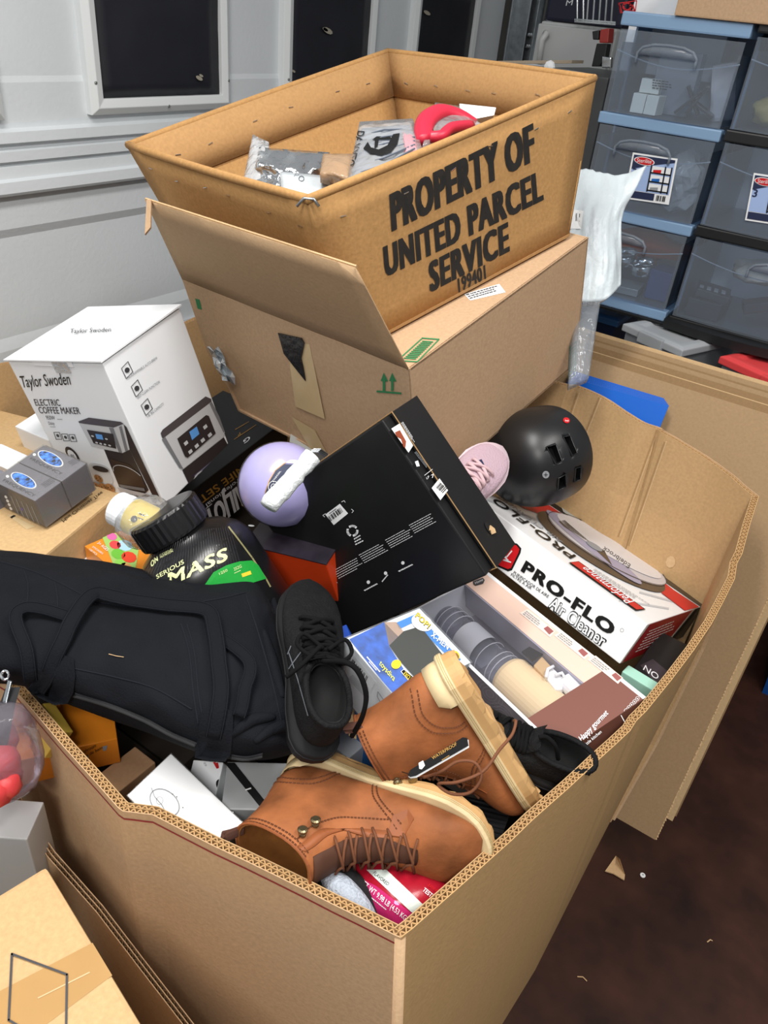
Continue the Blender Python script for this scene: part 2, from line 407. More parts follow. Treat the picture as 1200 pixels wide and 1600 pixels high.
pr.obj(door, 'paint_fleck')
# steel track at the side of the door
tr = thing('door_track', (4.2, 2.0, 0), 'galvanised steel track beside the garage door', 'door track')
def vstrip(n_, xa, xb, ya, yb, mt=STEEL):
    b = MB(); b.cube((xa, ya, 0.0), (xb, yb, 2.5)); return b.obj(n_, mt, tr, bevel=0.003)
vstrip('jamb_angle', 4.13, 4.19, 2.06, 2.07); vstrip('jamb_angle', 4.185, 4.195, 1.99, 2.07); vstrip('track_channel', 4.23, 4.235, 1.97, 2.05); vstrip('track_channel', 4.23, 4.30, 1.965, 1.975)
b = MB(); b.tube([(4.32, 1.94, z) for z in (0, 1.0, 2.5)], 0.022, 10); b.obj('track_channel', STEEL, tr, sm=True)
for z in (1.52, 1.47, 1.40, 1.36, 1.30):
    for xx in (4.205, 4.225):
        b = MB(); b.lathe([(0.010, 0), (0.010, 0.006), (0.004, 0.010)], Vector((xx, 1.985, z)), Vector((-0.5, -1, 0)), 8); b.obj('bolt', CHROME, tr)

# ================================================================== flat cardboard stack leaning behind the bin
stk = thing('cardboard_stack', (1.8, 0.3, 0), 'stack of flattened kraft cardboard leaning upright behind the big bin', 'cardboard')
NRM = Vector((-1, 0, 0.484)).normalized(); Q0 = Vector((1.35, 0, 0))
def onst(x, y, k=0.0): return Pp(x, y, Q0 - NRM * k, NRM)
tl = onst(920, 566); trr = onst(1215, 650); brr = onst(1009, 1322)
up_ = (Vector((0, 1, 0)).cross(NRM)).normalized(); up_ = up_ if up_.z > 0 else -up_
lay = 11
for i in range(lay):
    k = 0.0175 * i; rnd = random.Random(i)
    h0 = onst(1060, 606, 0).z + 0.47 * k + rnd.uniform(-0.010, 0.006)
    yR = -0.036 - rnd.uniform(0, 0.006) - (0.022 if i > 3 else 0)
    b = MB(); base = Q0 - NRM * k
    pts = []
    zt = h0
    def pt(y, z): return base + Vector((0.484 * z, y, z))
    z0 = 0.0 if i < 5 else 0.02
    b.prism([pt(yR, z0), pt(1.2, z0), pt(1.2, zt), pt(yR, zt)], -NRM * 0.0105)
    o = b.obj('cardboard_sheet', (kraft('kraft_stack_pale', 'BFA27A'), K_STACK, kraft('kraft_stack_dark', '8A7050'))[(i * 2 + 1) % 3], stk)
    # torn flutes down the open end and along the top
    b = MB(); n = 130
    for j in range(n):
        a = pt(yR - 0.0015 + rnd.uniform(-0.003, 0.001), lerp(z0, zt, j / n)) - NRM * 0.002; c = pt(yR - 0.0015, lerp(z0, zt, (j + 0.6) / n)) - NRM * 0.009
        b.box(a, c - a, Vector((0, 0.004, 0)), up_ * 0.0012)
    if i < 4: b.obj('torn_flutes', K_EDGE, o, kind='stuff')

# blue plastic sheets behind the bin
bl = thing('plastic_sheet_stack', (1.7, 0.4, 0.4), 'stack of translucent blue plastic sheets behind the bin wall', 'plastic sheets')
BLP = M('blue_plastic', '0F5FC4', 0.25, spec=0.6)
for i in range(6):
    q = onst(1045 - i * 1.5, 634 - i * 2.2, -0.045 + 0.006 * i); p = onst(905, 594 - i * 2.2, -0.045 + 0.006 * i); e = p - q
    b = MB(); b.prism([q, q + e * 1.1, q + e * 1.1 + Vector((-0.04, 0, -0.09)), q + Vector((-0.04, 0, -0.09))], Vector((0.003, 0, 0))); b.obj('sheet', BLP, bl)

# ================================================================== drawer towers on a rack
XD = 2.45
FROST = film('frosted_plastic', 'D6E2F0', 0.86, 0.2, None); FROST2 = film('frosted_plastic_side', 'DDE4EC', 0.90, 0.3, None)
BLUEP = M('blue_grey_plastic', '7F9DBD', 0.4); BLKP = M('black_plastic', '17181A', 0.45)
def DP(x, y, k=0.0): return Pp(x, y, Vector((XD - k, 0, 0)), Vector((1, 0, 0)))
def tower(label, y0, y1, zs, trim, handles, depth=0.40):
    t = thing('drawer_tower', (XD + depth / 2, (y0 + y1) / 2, zs[-1] - 0.02), label, 'drawer tower')
    b = MB(); b.cube((XD - 0.004, y0, zs[0] - 0.012), (XD + depth, y1, zs[0] + 0.022)); b.obj('top_panel', trim, t, bevel=0.005)
    for i in range(1, len(zs)):
        b = MB(); b.cube((XD - 0.006, y0 - 0.002, zs[i] - 0.018), (XD + 0.03, y1 + 0.002, zs[i] + 0.012)); b.cube((XD + 0.03, y0, zs[i] - 0.018), (XD + depth, y0 + 0.03, zs[i])); b.cube((XD + 0.03, y1 - 0.03, zs[i] - 0.018), (XD + depth, y1, zs[i])); b.obj('shelf_frame', trim, t, bevel=0.004)
    for yy in (y0, y1 - 0.006):
        b = MB(); b.cube((XD + 0.14, yy, zs[-1]), (XD + depth, yy + 0.006, zs[0])); b.obj('side_post', trim, t)
    b = MB(); b.cube((XD + depth - 0.006, y0, zs[-1]), (XD + depth, y1, zs[0])); b.obj('back_panel', M('tower_back', 'DCE4EC', 0.5), t)
    for i in range(len(zs) - 1):
        za = zs[i + 1] + 0.014; zb = zs[i] - 0.020; ya = y0 + 0.006; yb = y1 - 0.006
        b = MB(); n = 8
        rows = [[Vector((XD - 0.010 * math.sin(math.pi * j / n) - 0.002, lerp(ya, yb, j / n), z)) for j in range(n + 1)] for z in (za, zb)]
        b.grid(rows); d = b.obj('drawer', FROST, t, sm=False)
        b = MB()
        for yy in (ya + 0.008, yb - 0.010): b.cube((XD + 0.01, yy, za), (XD + depth - 0.02, yy + 0.002, zb - 0.03))
        b.cube((XD + 0.01, ya + 0.01, za), (XD + depth - 0.02, yb - 0.01, za + 0.002)); b.obj('tray', FROST2, d)
        # dipped rim of the tray behind the front
        b = MB(); n = 16; ym = (ya + yb) / 2
        b.tube([(XD + 0.006, lerp(ya, yb, j / n), zb - 0.05 - 0.028 * math.sin(math.pi * j / n)) for j in range(n + 1)], 0.0016, 5); b.obj('tray_rim', M('rim_plastic', '9AA4B0', 0.3), d)
        yc = ym + handles; hz = zb - 0.028; hw = 0.082
        pts = [(-hw, -0.045), (-hw, -0.022), (-hw * .85, -0.008), (-hw * .5, 0), (0, 0.002), (hw * .5, 0), (hw * .85, -0.008), (hw, -0.022), (hw, -0.045)]
        b = MB(); b.tube([(XD - 0.020, yc + p, hz + q) for p, q in pts], 0.004, 8)
        b.grid([[Vector((XD - 0.021, yc + p, hz + q)) for p, q in pts[1:-1]], [Vector((XD - 0.018, yc + p, hz - 0.026)) for p, q in pts[1:-1]]], thick=(0.002, 0, 0)); b.obj('handle', film('handle_plastic', 'D5DDE6', 0.80, 0.2, None), d, sm=True)
    return t
ZS = [1.615, 1.378, 1.125, 0.868]
tA = tower('clear drawer tower with blue grey trim beside the white mailer', 0.535, 0.885, ZS, BLUEP, 0.02)
tB = tower('clear drawer tower with black trim at the right edge of the photo', 0.115, 0.522, [1.63, 1.383, 1.132, 0.862], BLKP, -0.055)
for (cx, cy, w_, h_, tl_) in ((1017, 279, 70, 72, tA), (1204, 312, 66, 74, tB)):
    pr = Print(Vector((XD - 0.0145, 0, 0)), Vector((-1, 0, 0)))
    sk = lambda x, y: (cx + x * w_ / 2 - y * 7, cy + y * h_ / 2 + x * 5)
    pr.poly([sk(-1, -1), sk(1, -1), sk(1, 1), sk(-1, 1)], LABELW, 0)
    pr.poly([sk(-.92, -.92), sk(.92, -.92), sk(.92, .6), sk(-.92, .6)], M('label_blue', '9DB4DE', 0.5), 1)
    pr.poly([sk(-.92, -.92), sk(.92, -.92), sk(.92, -.80), sk(-.1, -.55), sk(-.92, -.3)], NAVY, 2); pr.poly([sk(-.92, .62), sk(.3, .62), sk(.3, .92), sk(-.92, .92)], NAVY, 2)
    pr.ell(sk(-.42, -.70), (16, 3), (-1, 6.5), INKW, 3); pr.ell(sk(-.42, -.70), (14.5, 2.7), (-1, 5.5), RED, 4); pr.text('Sterilite', sk(-.75, -.62), sk(-.1, -.64), sk(-.74, -.80), INKW, lay=5)
    pr.text('3', sk(-.88, -.02), sk(-.66, -.02), sk(-.86, -.36), NAVY, bold=0.03, lay=3)
    for r in range(3):
        y = -.55 + .38 * r
        pr.poly([sk(-.02, y), sk(.55, y), sk(.55, y + .28), sk(-.02, y + .28)], INKW, 3); pr.poly([sk(.6, y), sk(.82, y), sk(.82, y + .28), sk(.6, y + .28)], INKW, 3)
        pr.poly([sk(.05, y + .16), sk(.4, y + .12), sk(.4, y + .27), sk(.05, y + .27)], (RED, BLUEK, GREY)[r], 4)
    for x in (-.06, .56, .84): pr.line([sk(x, -.58), sk(x, .55)], 2.0, BLACK, 4)
    for y in (-.26, .12, .50): pr.line([sk(-.06, y), sk(.84, y)], 2.0, BLACK, 4)
    pr.bars(sk(.4, .9), sk(.85, .9), sk(.4, .66), BLACK, 7, lay=3)
    pr.obj(tl_, 'label_sticker', label='blue and white printed sticker')
# things seen in the drawers
def inbox(name, label, cat, y, z, sx, sy, sz, mt, rot=0.0, x=0.10, tilt=0.0, group=None, bev=0.002, parent=None):
    mr = Matrix.Rotation(rot, 3, 'Z') @ Matrix.Rotation(tilt, 3, 'X'); o = Vector((XD + x, y, z))
    b = MB(); a = mr @ Vector((sx, 0, 0)); c = mr @ Vector((0, sy, 0)); d = mr @ Vector((0, 0, sz)); b.box(o - a / 2 - c / 2, a, c, d)
    return b.obj(name, mt, parent, bevel=bev, label=label, cat=cat, group=group)
CREAM = M('cream_card', 'E6E4D8', 0.6)
z1 = ZS[1] + 0.018; z2 = ZS[2] + 0.018; z3 = ZS[3] + 0.018; z3b = 0.862 + 0.018
i1 = inbox('small_carton', 'white card carton standing on its end, left in the top drawer', 'carton', 0.795, z1, 0.06, 0.038, 0.05, CREAM, 0.1, 0.06)
i2 = inbox('small_carton', 'white card carton right beside the standing carton in the top drawer', 'carton', 0.752, z1, 0.06, 0.036, 0.05, CREAM, -0.05, 0.06)
i3 = inbox('small_carton', 'small white carton printed with black lines lying on the other cartons', 'carton', 0.778, z1 + 0.052, 0.05, 0.055, 0.036, CREAM, 0.15, 0.07)
pr = Print(Vector((XD + 0.045, 0, 0)), Vector((-1, 0, 0))); pr.dashes((1020, 124), (1050, 128), (1019, 140), BLACK, 4, 3, k=5); pr.obj(i3)
for j, (y, t_, l_) in enumerate(((0.70, 0.75, 'left leaning'), (0.672, 0.5, 'steeply leaning'), (0.64, -0.6, 'right leaning'), (0.60, -1.1, 'nearly flat'))):
    inbox('black_plate', l_ + ' black plate in the top blue trimmed drawer', 'plate', y, z1 + 0.012, 0.07, 0.008, 0.085, M('dark_plate', '26282C', 0.3), 0.2, 0.10 + 0.012 * j, t_)
inbox('parts_bag', 'white bag with red print at the right of the top drawer', 'bag', 0.585, z1, 0.03, 0.07, 0.15, M('bag_white', 'CFCDD2', 0.5, nz=(30, 0.1)), 0.2, 0.19, -0.25, bev=0.012)
inbox('clear_case', 'clear plastic case standing at the back of the top drawer', 'case', 0.735, z1, 0.05, 0.12, 0.16, film('case_clear', 'DDE3EA', 0.7, 0.15, None), 0.0, 0.16)
def blob(name, label, cat, c, r, mt, seed=0, amp=0.25, fq=2.0, sub=3, group=None, parent=None, sm=True):
    bm = bmesh.new(); bmesh.ops.create_icosphere(bm, subdivisions=sub, radius=1.0)
    b = MB(); off = Vector((seed * 3.1, seed * 1.7, 0))
    vs = [c + Vector((v.co.x * r[0], v.co.y * r[1], v.co.z * r[2])) * (1 + amp * noise.noise(v.co * fq + off) + amp * 0.5 * noise.noise(v.co * fq * 2.7 + off)) for v in bm.verts]
    b.add(vs, [tuple(v.index for v in f.verts) for f in bm.faces]); bm.free()
    return b.obj(name, mt, parent, sm=sm, label=label, cat=cat, group=group)
BAGF = film('crinkle_film', 'E2E6E8', 0.55, 0.1, (45, 1.0))
blob('plastic_bag', 'crumpled clear plastic bag in the middle blue trimmed drawer', 'bag', Vector((XD + 0.13, 0.635, z2 + 0.085)), (0.07, 0.075, 0.085), BAGF, 3, 0.35, 2.5, sm=False)
blob('plastic_bag', 'yellowish bag in the top black trimmed drawer', 'bag', Vector((XD + 0.12, 0.44, 1.383 + 0.06)), (0.06, 0.06, 0.04), M('bag_yellow', 'B7A664', 0.4, nz=(20, 0.3)), 5, 0.3)
blob('orange_cloth', 'orange cloth at the back of the lowest blue trimmed drawer', 'cloth', Vector((XD + 0.20, 0.70, z3 + 0.13)), (0.06, 0.15, 0.04), M('orange_cloth', 'B9532B', 0.8), 8, 0.35)
for j, (y, z, r_) in enumerate(((0.80, 0.075, 0.035), (0.735, 0.085, 0.042), (0.665, 0.07, 0.038))):
    b = MB(); b.lathe([(r_, 0), (r_, 0.028), (r_ - 0.004, 0.03), (r_ - 0.005, 0.002)], Vector((XD + 0.10, y, z3 + z)), Vector((-0.3, 0.15, 1)), 24, cap0=False, cap1=False)
    b.obj('steel_ring', CHROME, None, sm=True, label=('left', 'middle', 'right')[j] + ' shiny steel ring in the lowest blue trimmed drawer', cat='ring', group='steel rings in the drawer')
inbox('foil_packet', 'flat silver packet at the bottom of the lowest blue trimmed drawer', 'packet', 0.725, z3, 0.10, 0.14, 0.022, M('foil_grey', 'A7AAAB', 0.35, 0.6, bump=(40, 0.6)), 0.1, 0.09)
inbox('blue_case', 'dark blue case at the right in the lowest blue trimmed drawer', 'case', 0.60, z3, 0.10, 0.07, 0.09, M('deep_blue', '22386E', 0.5), 0.0, 0.12)
calc = inbox('calculator', 'dark device with grey keys in the lowest black trimmed drawer', 'device', 0.44, z3b + 0.055, 0.11, 0.10, 0.022, M('dark_device', '33363C', 0.4), 0.2, 0.10, 0.1)
for j in range(4): inbox('device_key', None, None, 0.472 - 0.022 * j, z3b + 0.0775, 0.03, 0.012, 0.004, GREY, 0.2, 0.075, 0.1, None, 0.0005, calc)
inbox('dark_case', 'dark case under the device in the lowest black trimmed drawer', 'case', 0.44, z3b, 0.14, 0.10, 0.052, M('dark_case', '2A2C33', 0.5), 0.0, 0.10)
blob('white_cloth', 'folded off white cloth in the lowest black trimmed drawer', 'cloth', Vector((XD + 0.16, 0.335, z3b + 0.14)), (0.07, 0.085, 0.035), M('cloth_white', 'CFCCC2', 0.85), 2, 0.3)
inbox('brush', 'black brush with red back in the lowest black trimmed drawer', 'brush', 0.27, z3b + 0.06, 0.06, 0.14, 0.03, M('brush_dark', '2B2D33', 0.6), 0.3, 0.09, -0.3)
# cartons on top of the towers
f = Fr((XD - 0.015, 0.74, 1.80), (0, -0.72, -0.0), (0.34, 0, 0), (0, 0, -0.163)); c = carton('kraft_carton', f, K_CART, 'kraft carton on top of the drawer towers', 'carton', 0.004)
f = frd((2.72, 0.955, 1.85), (0, -0.30, 0), 0.30, (1, 0, 0), 0.22, 0.365); c = carton('white_carton', f, WHITE, 'white carton with red recycling print behind the drawer tower', 'carton')
pr = f.A(); pr.q = Vector((2.719, 0, 0)); pr.n = Vector((-1, 0, 0)); 
pr = Print(Vector((2.72, 0, 0)), Vector((-1, 0, 0))); pr.line([(967, 5), (970, 20), (993, 16), (995, 1), (967, 5)], 1.4, RED); pr.ring((980, 10), (6, 0), (0, 6), 3, RED, n=9)
for k in range(2): pr.line([(968 + k * 21, 8), (971 + k * 21, 18)], 2.5, RED)
pr.obj(c)
# rack the towers stand on
rk = thing('wire_shelf', (XD + 0.2, 0.45, 0), 'black wire rack under the drawer towers', 'rack')
for z in (0.846, 0.33):
    b = MB()
    for k in range(3): b.tube([(XD - 0.01 + 0.21 * k, -0.35, z), (XD - 0.01 + 0.21 * k, 1.0, z)], 0.004, 6)
    for k in range(46): b.tube([(XD - 0.01, -0.34 + 0.029 * k, z + 0.004), (XD + 0.41, -0.34 + 0.029 * k, z + 0.004)], 0.002, 4)
    b.tube([(XD - 0.01, -0.35, z - 0.005), (XD - 0.01, 1.0, z - 0.005)], 0.002, 6)
    zz = []
    for k in range(60): zz.append((XD - 0.01, -0.35 + 0.0228 * k, z - 0.006 * (k % 2)))
    b.tube(zz, 0.002, 4); b.obj('shelf_deck', BLKP, rk)
for yy in (-0.35, 1.0):
    for xx in (XD - 0.01, XD + 0.41):
        b = MB(); b.tube([(xx, yy, 0), (xx, yy, 0.86)], 0.011, 8); b.obj('post', BLKP, rk)
# bowed black base below the right tower
b = MB(); n = 12
b.grid([[Vector((XD - 0.03 - 0.03 * math.sin(math.pi * j / n), lerp(0.10, 0.53, j / n), z)) for j in range(n + 1)] for z in (0.868, 0.842)], thick=(0.05, 0, 0)); b.obj('base_rail', BLKP, tB)
# totes on the lower shelf
def tote(name, label, cx, cy, lx, ly, z0, z1, yaw, bodym, lidm, lidh=0.035):
    t = thing(name, (cx, cy, z0), label, 'tote'); ca, sa = math.cos(math.radians(yaw)), math.sin(math.radians(yaw))
    Q = lambda x, y, z: Vector((cx + x * ca - y * sa, cy + x * sa + y * ca, z))
    R4 = lambda k, z: [Q(-lx / 2 + k, -ly / 2 + k, z), Q(lx / 2 - k, -ly / 2 + k, z), Q(lx / 2 - k, ly / 2 - k, z), Q(-lx / 2 + k, ly / 2 - k, z)]
    b = MB(); b.loft([R4(0.03, z0), R4(0.01, z1 - 0.012)], True, True, False); b.obj('tub', bodym, t)
    b = MB(); b.loft([R4(0, z1 - lidh * .6), R4(0, z1), R4(0.016, z1 + 0.006), R4(0.034, z1 + 0.006), R4(0.042, z1 - 0.002), R4(0.11, z1 - 0.002)], True, True, True); lid = b.obj('lid', lidm, t, bevel=0.003)
    b = MB(); b.box(Q(-lx / 2 - 0.008, -0.045, z1 - 0.03), Q(0.018, 0, 0) - Q(0, 0, 0), Q(0, 0.09, 0) - Q(0, 0, 0), Vector((0, 0, 0.034))); b.obj('latch', lidm, lid, bevel=0.003)
    return t
tote('storage_tote', 'clear tote with grey lid under the drawer towers', 2.46, 0.473, 0.295, 0.23, 0.343, 0.835, -22, film('tote_clear', 'D0D6DC', 0.7, 0.25, None), M('grey_lid', 'A9ADB1', 0.4))
tote('storage_tote', 'tote with coral red lid at the right photo edge', 2.41, 0.092, 0.31, 0.38, 0.343, 0.828, -24, film('tote_clear2', 'B9C0C8', 0.7, 0.25, None), M('red_lid', 'E0484A', 0.38))
tote('storage_tote', 'tote with blue ribbed lid behind the white mailer', 2.74, 0.96, 0.30, 0.50, 0.343, 0.765, 0, M('navy_tub', '17233F', 0.4), M('blue_lid', '335E8C', 0.35))
tote('storage_tote', 'bright blue tote on the floor at the right edge', 2.20, -0.315, 0.38, 0.40, 0.0, 0.30, 0, M('blue_tub', '0D4B96', 0.4), M('blue_tub_lid', '0B4084', 0.4))
blob('white_cloth', 'white cloth inside the clear grey lidded tote', 'cloth', Vector((2.42, 0.50, 0.68)), (0.05, 0.07, 0.06), M('cloth_white', 'CFCCC2', 0.85), 4, 0.3)

# ================================================================== things by the back corner
def BP(x, y, X): return Pp(x, y, Vector((X, 0, 0)), Vector((1, 0, 0)))
p = BP(846, 32, 3.45); q = BP(965, 44, 3.45); r_ = BP(836, 130, 3.45)
t = thing('mini_fridge', (3.7, (p.y + q.y) / 2, 0), 'pale grey appliance with bar handle behind the cardboard tote', 'appliance')
b = MB(); b.cube((3.45, q.y, 0.0), (3.95, p.y, p.z)); b.obj('cabinet', M('fridge_grey', 'BDBFBE', 0.45), t, bevel=0.01)
b = MB(); b.cube((3.42, q.y + 0.003, 0.05), (3.449, p.y - 0.003, p.z - 0.01)); d = b.obj('door', M('fridge_grey', 'BDBFBE', 0.45), t, bevel=0.006)
b = MB(); b.tube([BP(852, 52, 3.42) + Vector((0.0, 0, 0)), BP(854, 53, 3.39), BP(847, 62, 3.39), BP(842, 100, 3.39)], 0.012, 8); b.obj('handle', M('fridge_handle', 'C9CAC8', 0.4), d, sm=True)
p2 = BP(846, -40, 3.5); q2 = BP(962, 35, 3.5)
b = MB(); b.cube((3.5, q.y, p.z + 0.002), (3.85, p.y + 0.01, p.z + 0.30)); t2 = b.obj('navy_box', M('navy_box', '15182E', 0.5), None, bevel=0.012, label='navy blue box on top of the pale appliance', cat='box')
pr = Print(Vector((3.5, 0, 0)), Vector((-1, 0, 0))); pr.text('M', (884, 9), (894, 8), (886, 0), INKW); pr.obj(t2)
wb = thing('wire_basket', (3.35, 1.2, p.z), 'chrome wire basket in front of the navy box', 'basket')
for k in range(7):
    b = MB(); b.tube([BP(902 + 9.5 * k, -25, 3.38), BP(902 + 9.5 * k - (4 if k > 1 else 0), 33 + k * 0.6, 3.38)], 0.0035, 6); b.obj('upright_wire', CHROME, wb)
for (ya, yb) in ((33, 38), (30, 35)):
    b = MB(); b.tube([BP(898, ya, 3.38), BP(962, yb, 3.38)], 0.004, 6); b.obj('rim_wire', CHROME, wb)
# clamp
cl = thing('bar_clamp', BP(940, 130, 2.95), 'red and black clamp hanging beside the drawer tower', 'clamp')
def bpq(n_, pts, X, th, mt): 
    b = MB(); b.prism([BP(x, y, X) for x, y in pts], (th, 0, 0)); return b.obj(n_, mt, cl, bevel=0.003)
bpq('jaw', [(938, 46), (952, 44), (950, 67), (936, 67)], 2.95, 0.05, M('clamp_red', 'A32F27', 0.45)); bpq('grip', [(925, 49), (936, 47), (935, 62), (926, 62)], 2.95, 0.04, BLKP); bpq('body', [(932, 68), (949, 68), (945, 92), (936, 104), (924, 104), (928, 86)], 2.96, 0.04, BLKP)
bpq('latch', [(941, 88), (955, 90), (954, 106), (940, 106)], 2.94, 0.02, CHROME)
# dark cabinet and open white box behind the tote
b = MB(); k0 = BP(880, 112, 2.85); k1 = BP(952, 118, 2.85); b.cube((2.85, k1.y, 0), (3.38, k0.y + 0.12, k0.z)); b.obj('tool_cabinet', M('cabinet_grey', '4A4B4C', 0.45, nz=(15, 0.1)), None, bevel=0.004, label='dark grey cabinet behind the cardboard tote', cat='cabinet')
ob = thing('open_box', Vector((2.9, 1.35, k0.z)), 'white open box with lifted kraft flap behind the cardboard tote', 'box')
b = MB(); b.prism([BP(785, 98, 2.6), BP(880, 115, 2.6), BP(880, 122, 2.6), BP(785, 106, 2.6)], (0.2, 0, 0)); b.obj('box_body', WHITE, ob)
b = MB(); b.prism([BP(778, 95, 2.55), BP(894, 94, 2.75), BP(893, 99, 2.75), BP(782, 100, 2.55)], (0.1, 0, 0.0)); b.obj('flap', kraft('grey_kraft', '9A8B78'), ob)
b = MB(); b.lathe([(0.0, 0.012), (0.016, 0.008), (0.018, 0)], BP(859, 104, 2.6), Vector((-1, 0, 0)), 8); b.obj('tape_scrap', INKW, ob)
# ================================================================== the big bin
gay = thing('bulk_bin', (1.0, 0.85, 0), 'huge open kraft cardboard bin heaped with boxes, shoes and bags', 'cardboard bin')
TH = 0.0135
def wallpath(ctrl, n=14):
    """ctrl: (pixel x, pixel y, rim height) or Vector; returns rim points"""
    pts = [Pz(*c) if not isinstance(c, Vector) else c for c in ctrl]; out = []
    for i in range(len(pts) - 1):
        k = max(2, int((pts[i + 1] - pts[i]).length / 0.035))
        for j in range(k): out.append(pts[i].lerp(pts[i + 1], j / k))
    return out + [pts[-1]]
def cr(pts, k=6):
    "smooth curve through points"
    out = []
    for i in range(len(pts) - 1):
        p0 = pts[max(i - 1, 0)]; p1 = pts[i]; p2 = pts[i + 1]; p3 = pts[min(i + 2, len(pts) - 1)]
        for j in range(k):
            t = j / k; out.append(0.5 * ((2 * p1) + (p2 - p0) * t + (2 * p0 - 5 * p1 + 4 * p2 - p3) * t * t + (3 * p1 - p0 - 3 * p2 + p3) * t ** 3))
    return out + [pts[-1]]
def bin_panel(rim, inward, base_fn, seed, rough=0.002, stripe=None, mats=None, bulge=0.0):
    """one wall: rim is the outer top edge; the wall is three liners with flutes between"""
    n = len(rim); rnd = random.Random(seed)
    rim = [p + Vector((0, 0, noise.noise(p * 22 + Vector((seed, 0, 0))) * rough)) for p in rim]
    nr = []
    for i in range(n):
        t = rim[min(i + 1, n - 1)] - rim[max(i - 1, 0)]; t.z = 0; t.normalize(); q = Vector((-t.y, t.x, 0)); nr.append(q if q.dot(inward) > 0 else -q)
    b = MB()
    for side, k, mi in ((0, 0.0, 0), (1, TH - 0.0012, 1)):
        rows = []
        for z_ in (0, 0.06, 0.2, 0.45, 0.75, 1.0):
            row = []
            for i in range(n):
                top = rim[i] + nr[i] * k; bt = base_fn(rim[i]) + nr[i] * k; row.append(top.lerp(bt, z_) - nr[i] * (bulge * math.sin(math.pi * z_)))
            rows.append(row)
        b.grid(rows, mat=mi, thick=[nr[i] * 0.0012 for _ in range(6) for i in range(n)])
    w = b.obj('bin_wall', [mats[0] if mats else K_GAY, K_GAYIN], gay, sm=False)
    # fluted edge
    b = MB(); L = 0.0
    acc = [0]
    for i in range(n - 1): acc.append(acc[-1] + (rim[i + 1] - rim[i]).length)
    def along(s):
        for i in range(n - 1):
            if acc[i + 1] >= s or i == n - 2:
                t = (s - acc[i]) / max(acc[i + 1] - acc[i], 1e-6); return rim[i].lerp(rim[i + 1], t), nr[i].lerp(nr[i + 1], t).normalized()
    mid = TH * 0.5
    for i in range(n - 1):   # middle liner
        a = rim[i] + nr[i] * mid; c = rim[i + 1] + nr[i + 1] * mid; b.box(a - Vector((0, 0, 0.03)), c - a, nr[i] * 0.0012, Vector((0, 0, 0.03 - 0.0004)))
    per = 0.0085; m_ = int(acc[-1] / per)
    for j in range(m_):
        for lo, hi, ph in ((0.0012, mid, 0), (mid + 0.0012, TH - 0.0012, 0.5)):
            s0 = (j + ph) * per
            if s0 + per > acc[-1]: continue
            a, na = along(s0); c, nc = along(s0 + per / 2); e, ne = along(s0 + per)
            dz = Vector((0, 0, -0.0008 - rnd.random() * 0.0012)); h = Vector((0, 0, -0.040))
            for p, q in ((a + na * lo, c + nc * hi), (c + nc * hi, e + ne * lo)):
                d = (q - p).normalized() * 0.0009; sd = Vector((-d.y, d.x, 0)); b.add([p + dz + sd, q + dz + sd, q + dz - sd, p + dz - sd, p + h + sd, q + h + sd, q + h - sd, p + h - sd], [(0, 1, 2, 3), (0, 1, 5, 4), (3, 2, 6, 7)])
    for i in range(n - 1):   # floor of the gaps, coloured dark for the shade down in them
        a = rim[i] - Vector((0, 0, 0.038)); c = rim[i + 1] - Vector((0, 0, 0.038)); b.add([a + nr[i] * 0.001, c + nr[i + 1] * 0.001, c + nr[i + 1] * (TH - 0.001), a + nr[i] * (TH - 0.001)], [(0, 1, 2, 3)], 1)
    b.obj('fluted_edge', [kraft('kraft_flute', 'B08C60'), kraft('flute_dark', '8A6B48')], w, kind='stuff')
    if stripe:
        b = MB(); dz0, dz1 = stripe
        rows = [[rim[i] - nr[i] * 0.0006 + Vector((0, 0, -d)) for i in range(n)] for d in (dz0, dz1)]
        b.grid(rows); b.obj('red_stripe', M('stripe_red', '8E2A2C', 0.7), w, fix=False)
    return w
ZF = 0.72
front = wallpath([(627, 1466, ZF), (617, 1462, ZF), (430, 1368, ZF), (335, 1322, ZF), (238, 1273, ZF), (226, 1272, ZF - .002), (192, 1268, ZF - .004), (184, 1262, ZF - .003), (100, 1168, ZF), (22, 1077, ZF + .005)])
front += [Vector((0.37, y, ZF + 0.01)) for y in (0.95, 1.2, 1.4, 1.55)]
right = wallpath([(627, 1466, ZF), (645, 1452, ZF), (735, 1372, ZF), (860, 1258, ZF), (985, 1142, ZF), (994, 1128, ZF - .008)])
right += [Pz(*c) for c in ((1010, 1112, ZF), (1050, 1062, ZF), (1085, 1015, ZF + .005), (1112, 975, ZF + .01), (1128, 945, ZF + .01), (1148, 905, ZF + .015), (1152, 880, ZF + .035), (1160, 865, ZF + .05), (1172, 820, ZF + .08), (1186, 775, 0.82))]
back = cr([Pz(1186, 775, 0.82), Pz(1120, 722, 0.835), Pz(1045, 677, 0.85), Pz(1032, 668, 0.85), Pz(1000, 655, 0.86), Pz(945, 620, 0.875), Pz(905, 602, 0.88), Pz(890, 600, 0.88)], 5)
back += [Vector((1.68, y, 0.87)) for y in (0.72, 0.95, 1.2, 1.52)]
YL = 1.57
lp = lambda x, y: Pp(x, y, Vector((0, YL, 0)), Vector((0, 1, 0)))
left = wallpath([Vector((0.37, YL, 0.76)), lp(-60, 578), lp(0, 567), lp(120, 545), lp(295, 513), lp(312, 508), Vector((1.35, YL, 0.80)), Vector((1.68, YL - .04, 0.86))])
def base_front(p): return Vector((max(p.x - 0.004, 0.346), p.y if p.y > 0.3 else lerp(0.10, p.y, max(0, (p.y - 0.17) / 0.13)), 0.0))
def base_right(p): return Vector((min(p.x, 1.34), 0.066 + 0.07 * max(0, (0.9 - p.x)) , 0.0))
def base_back(p): return Vector((1.34, p.y, 0.0))
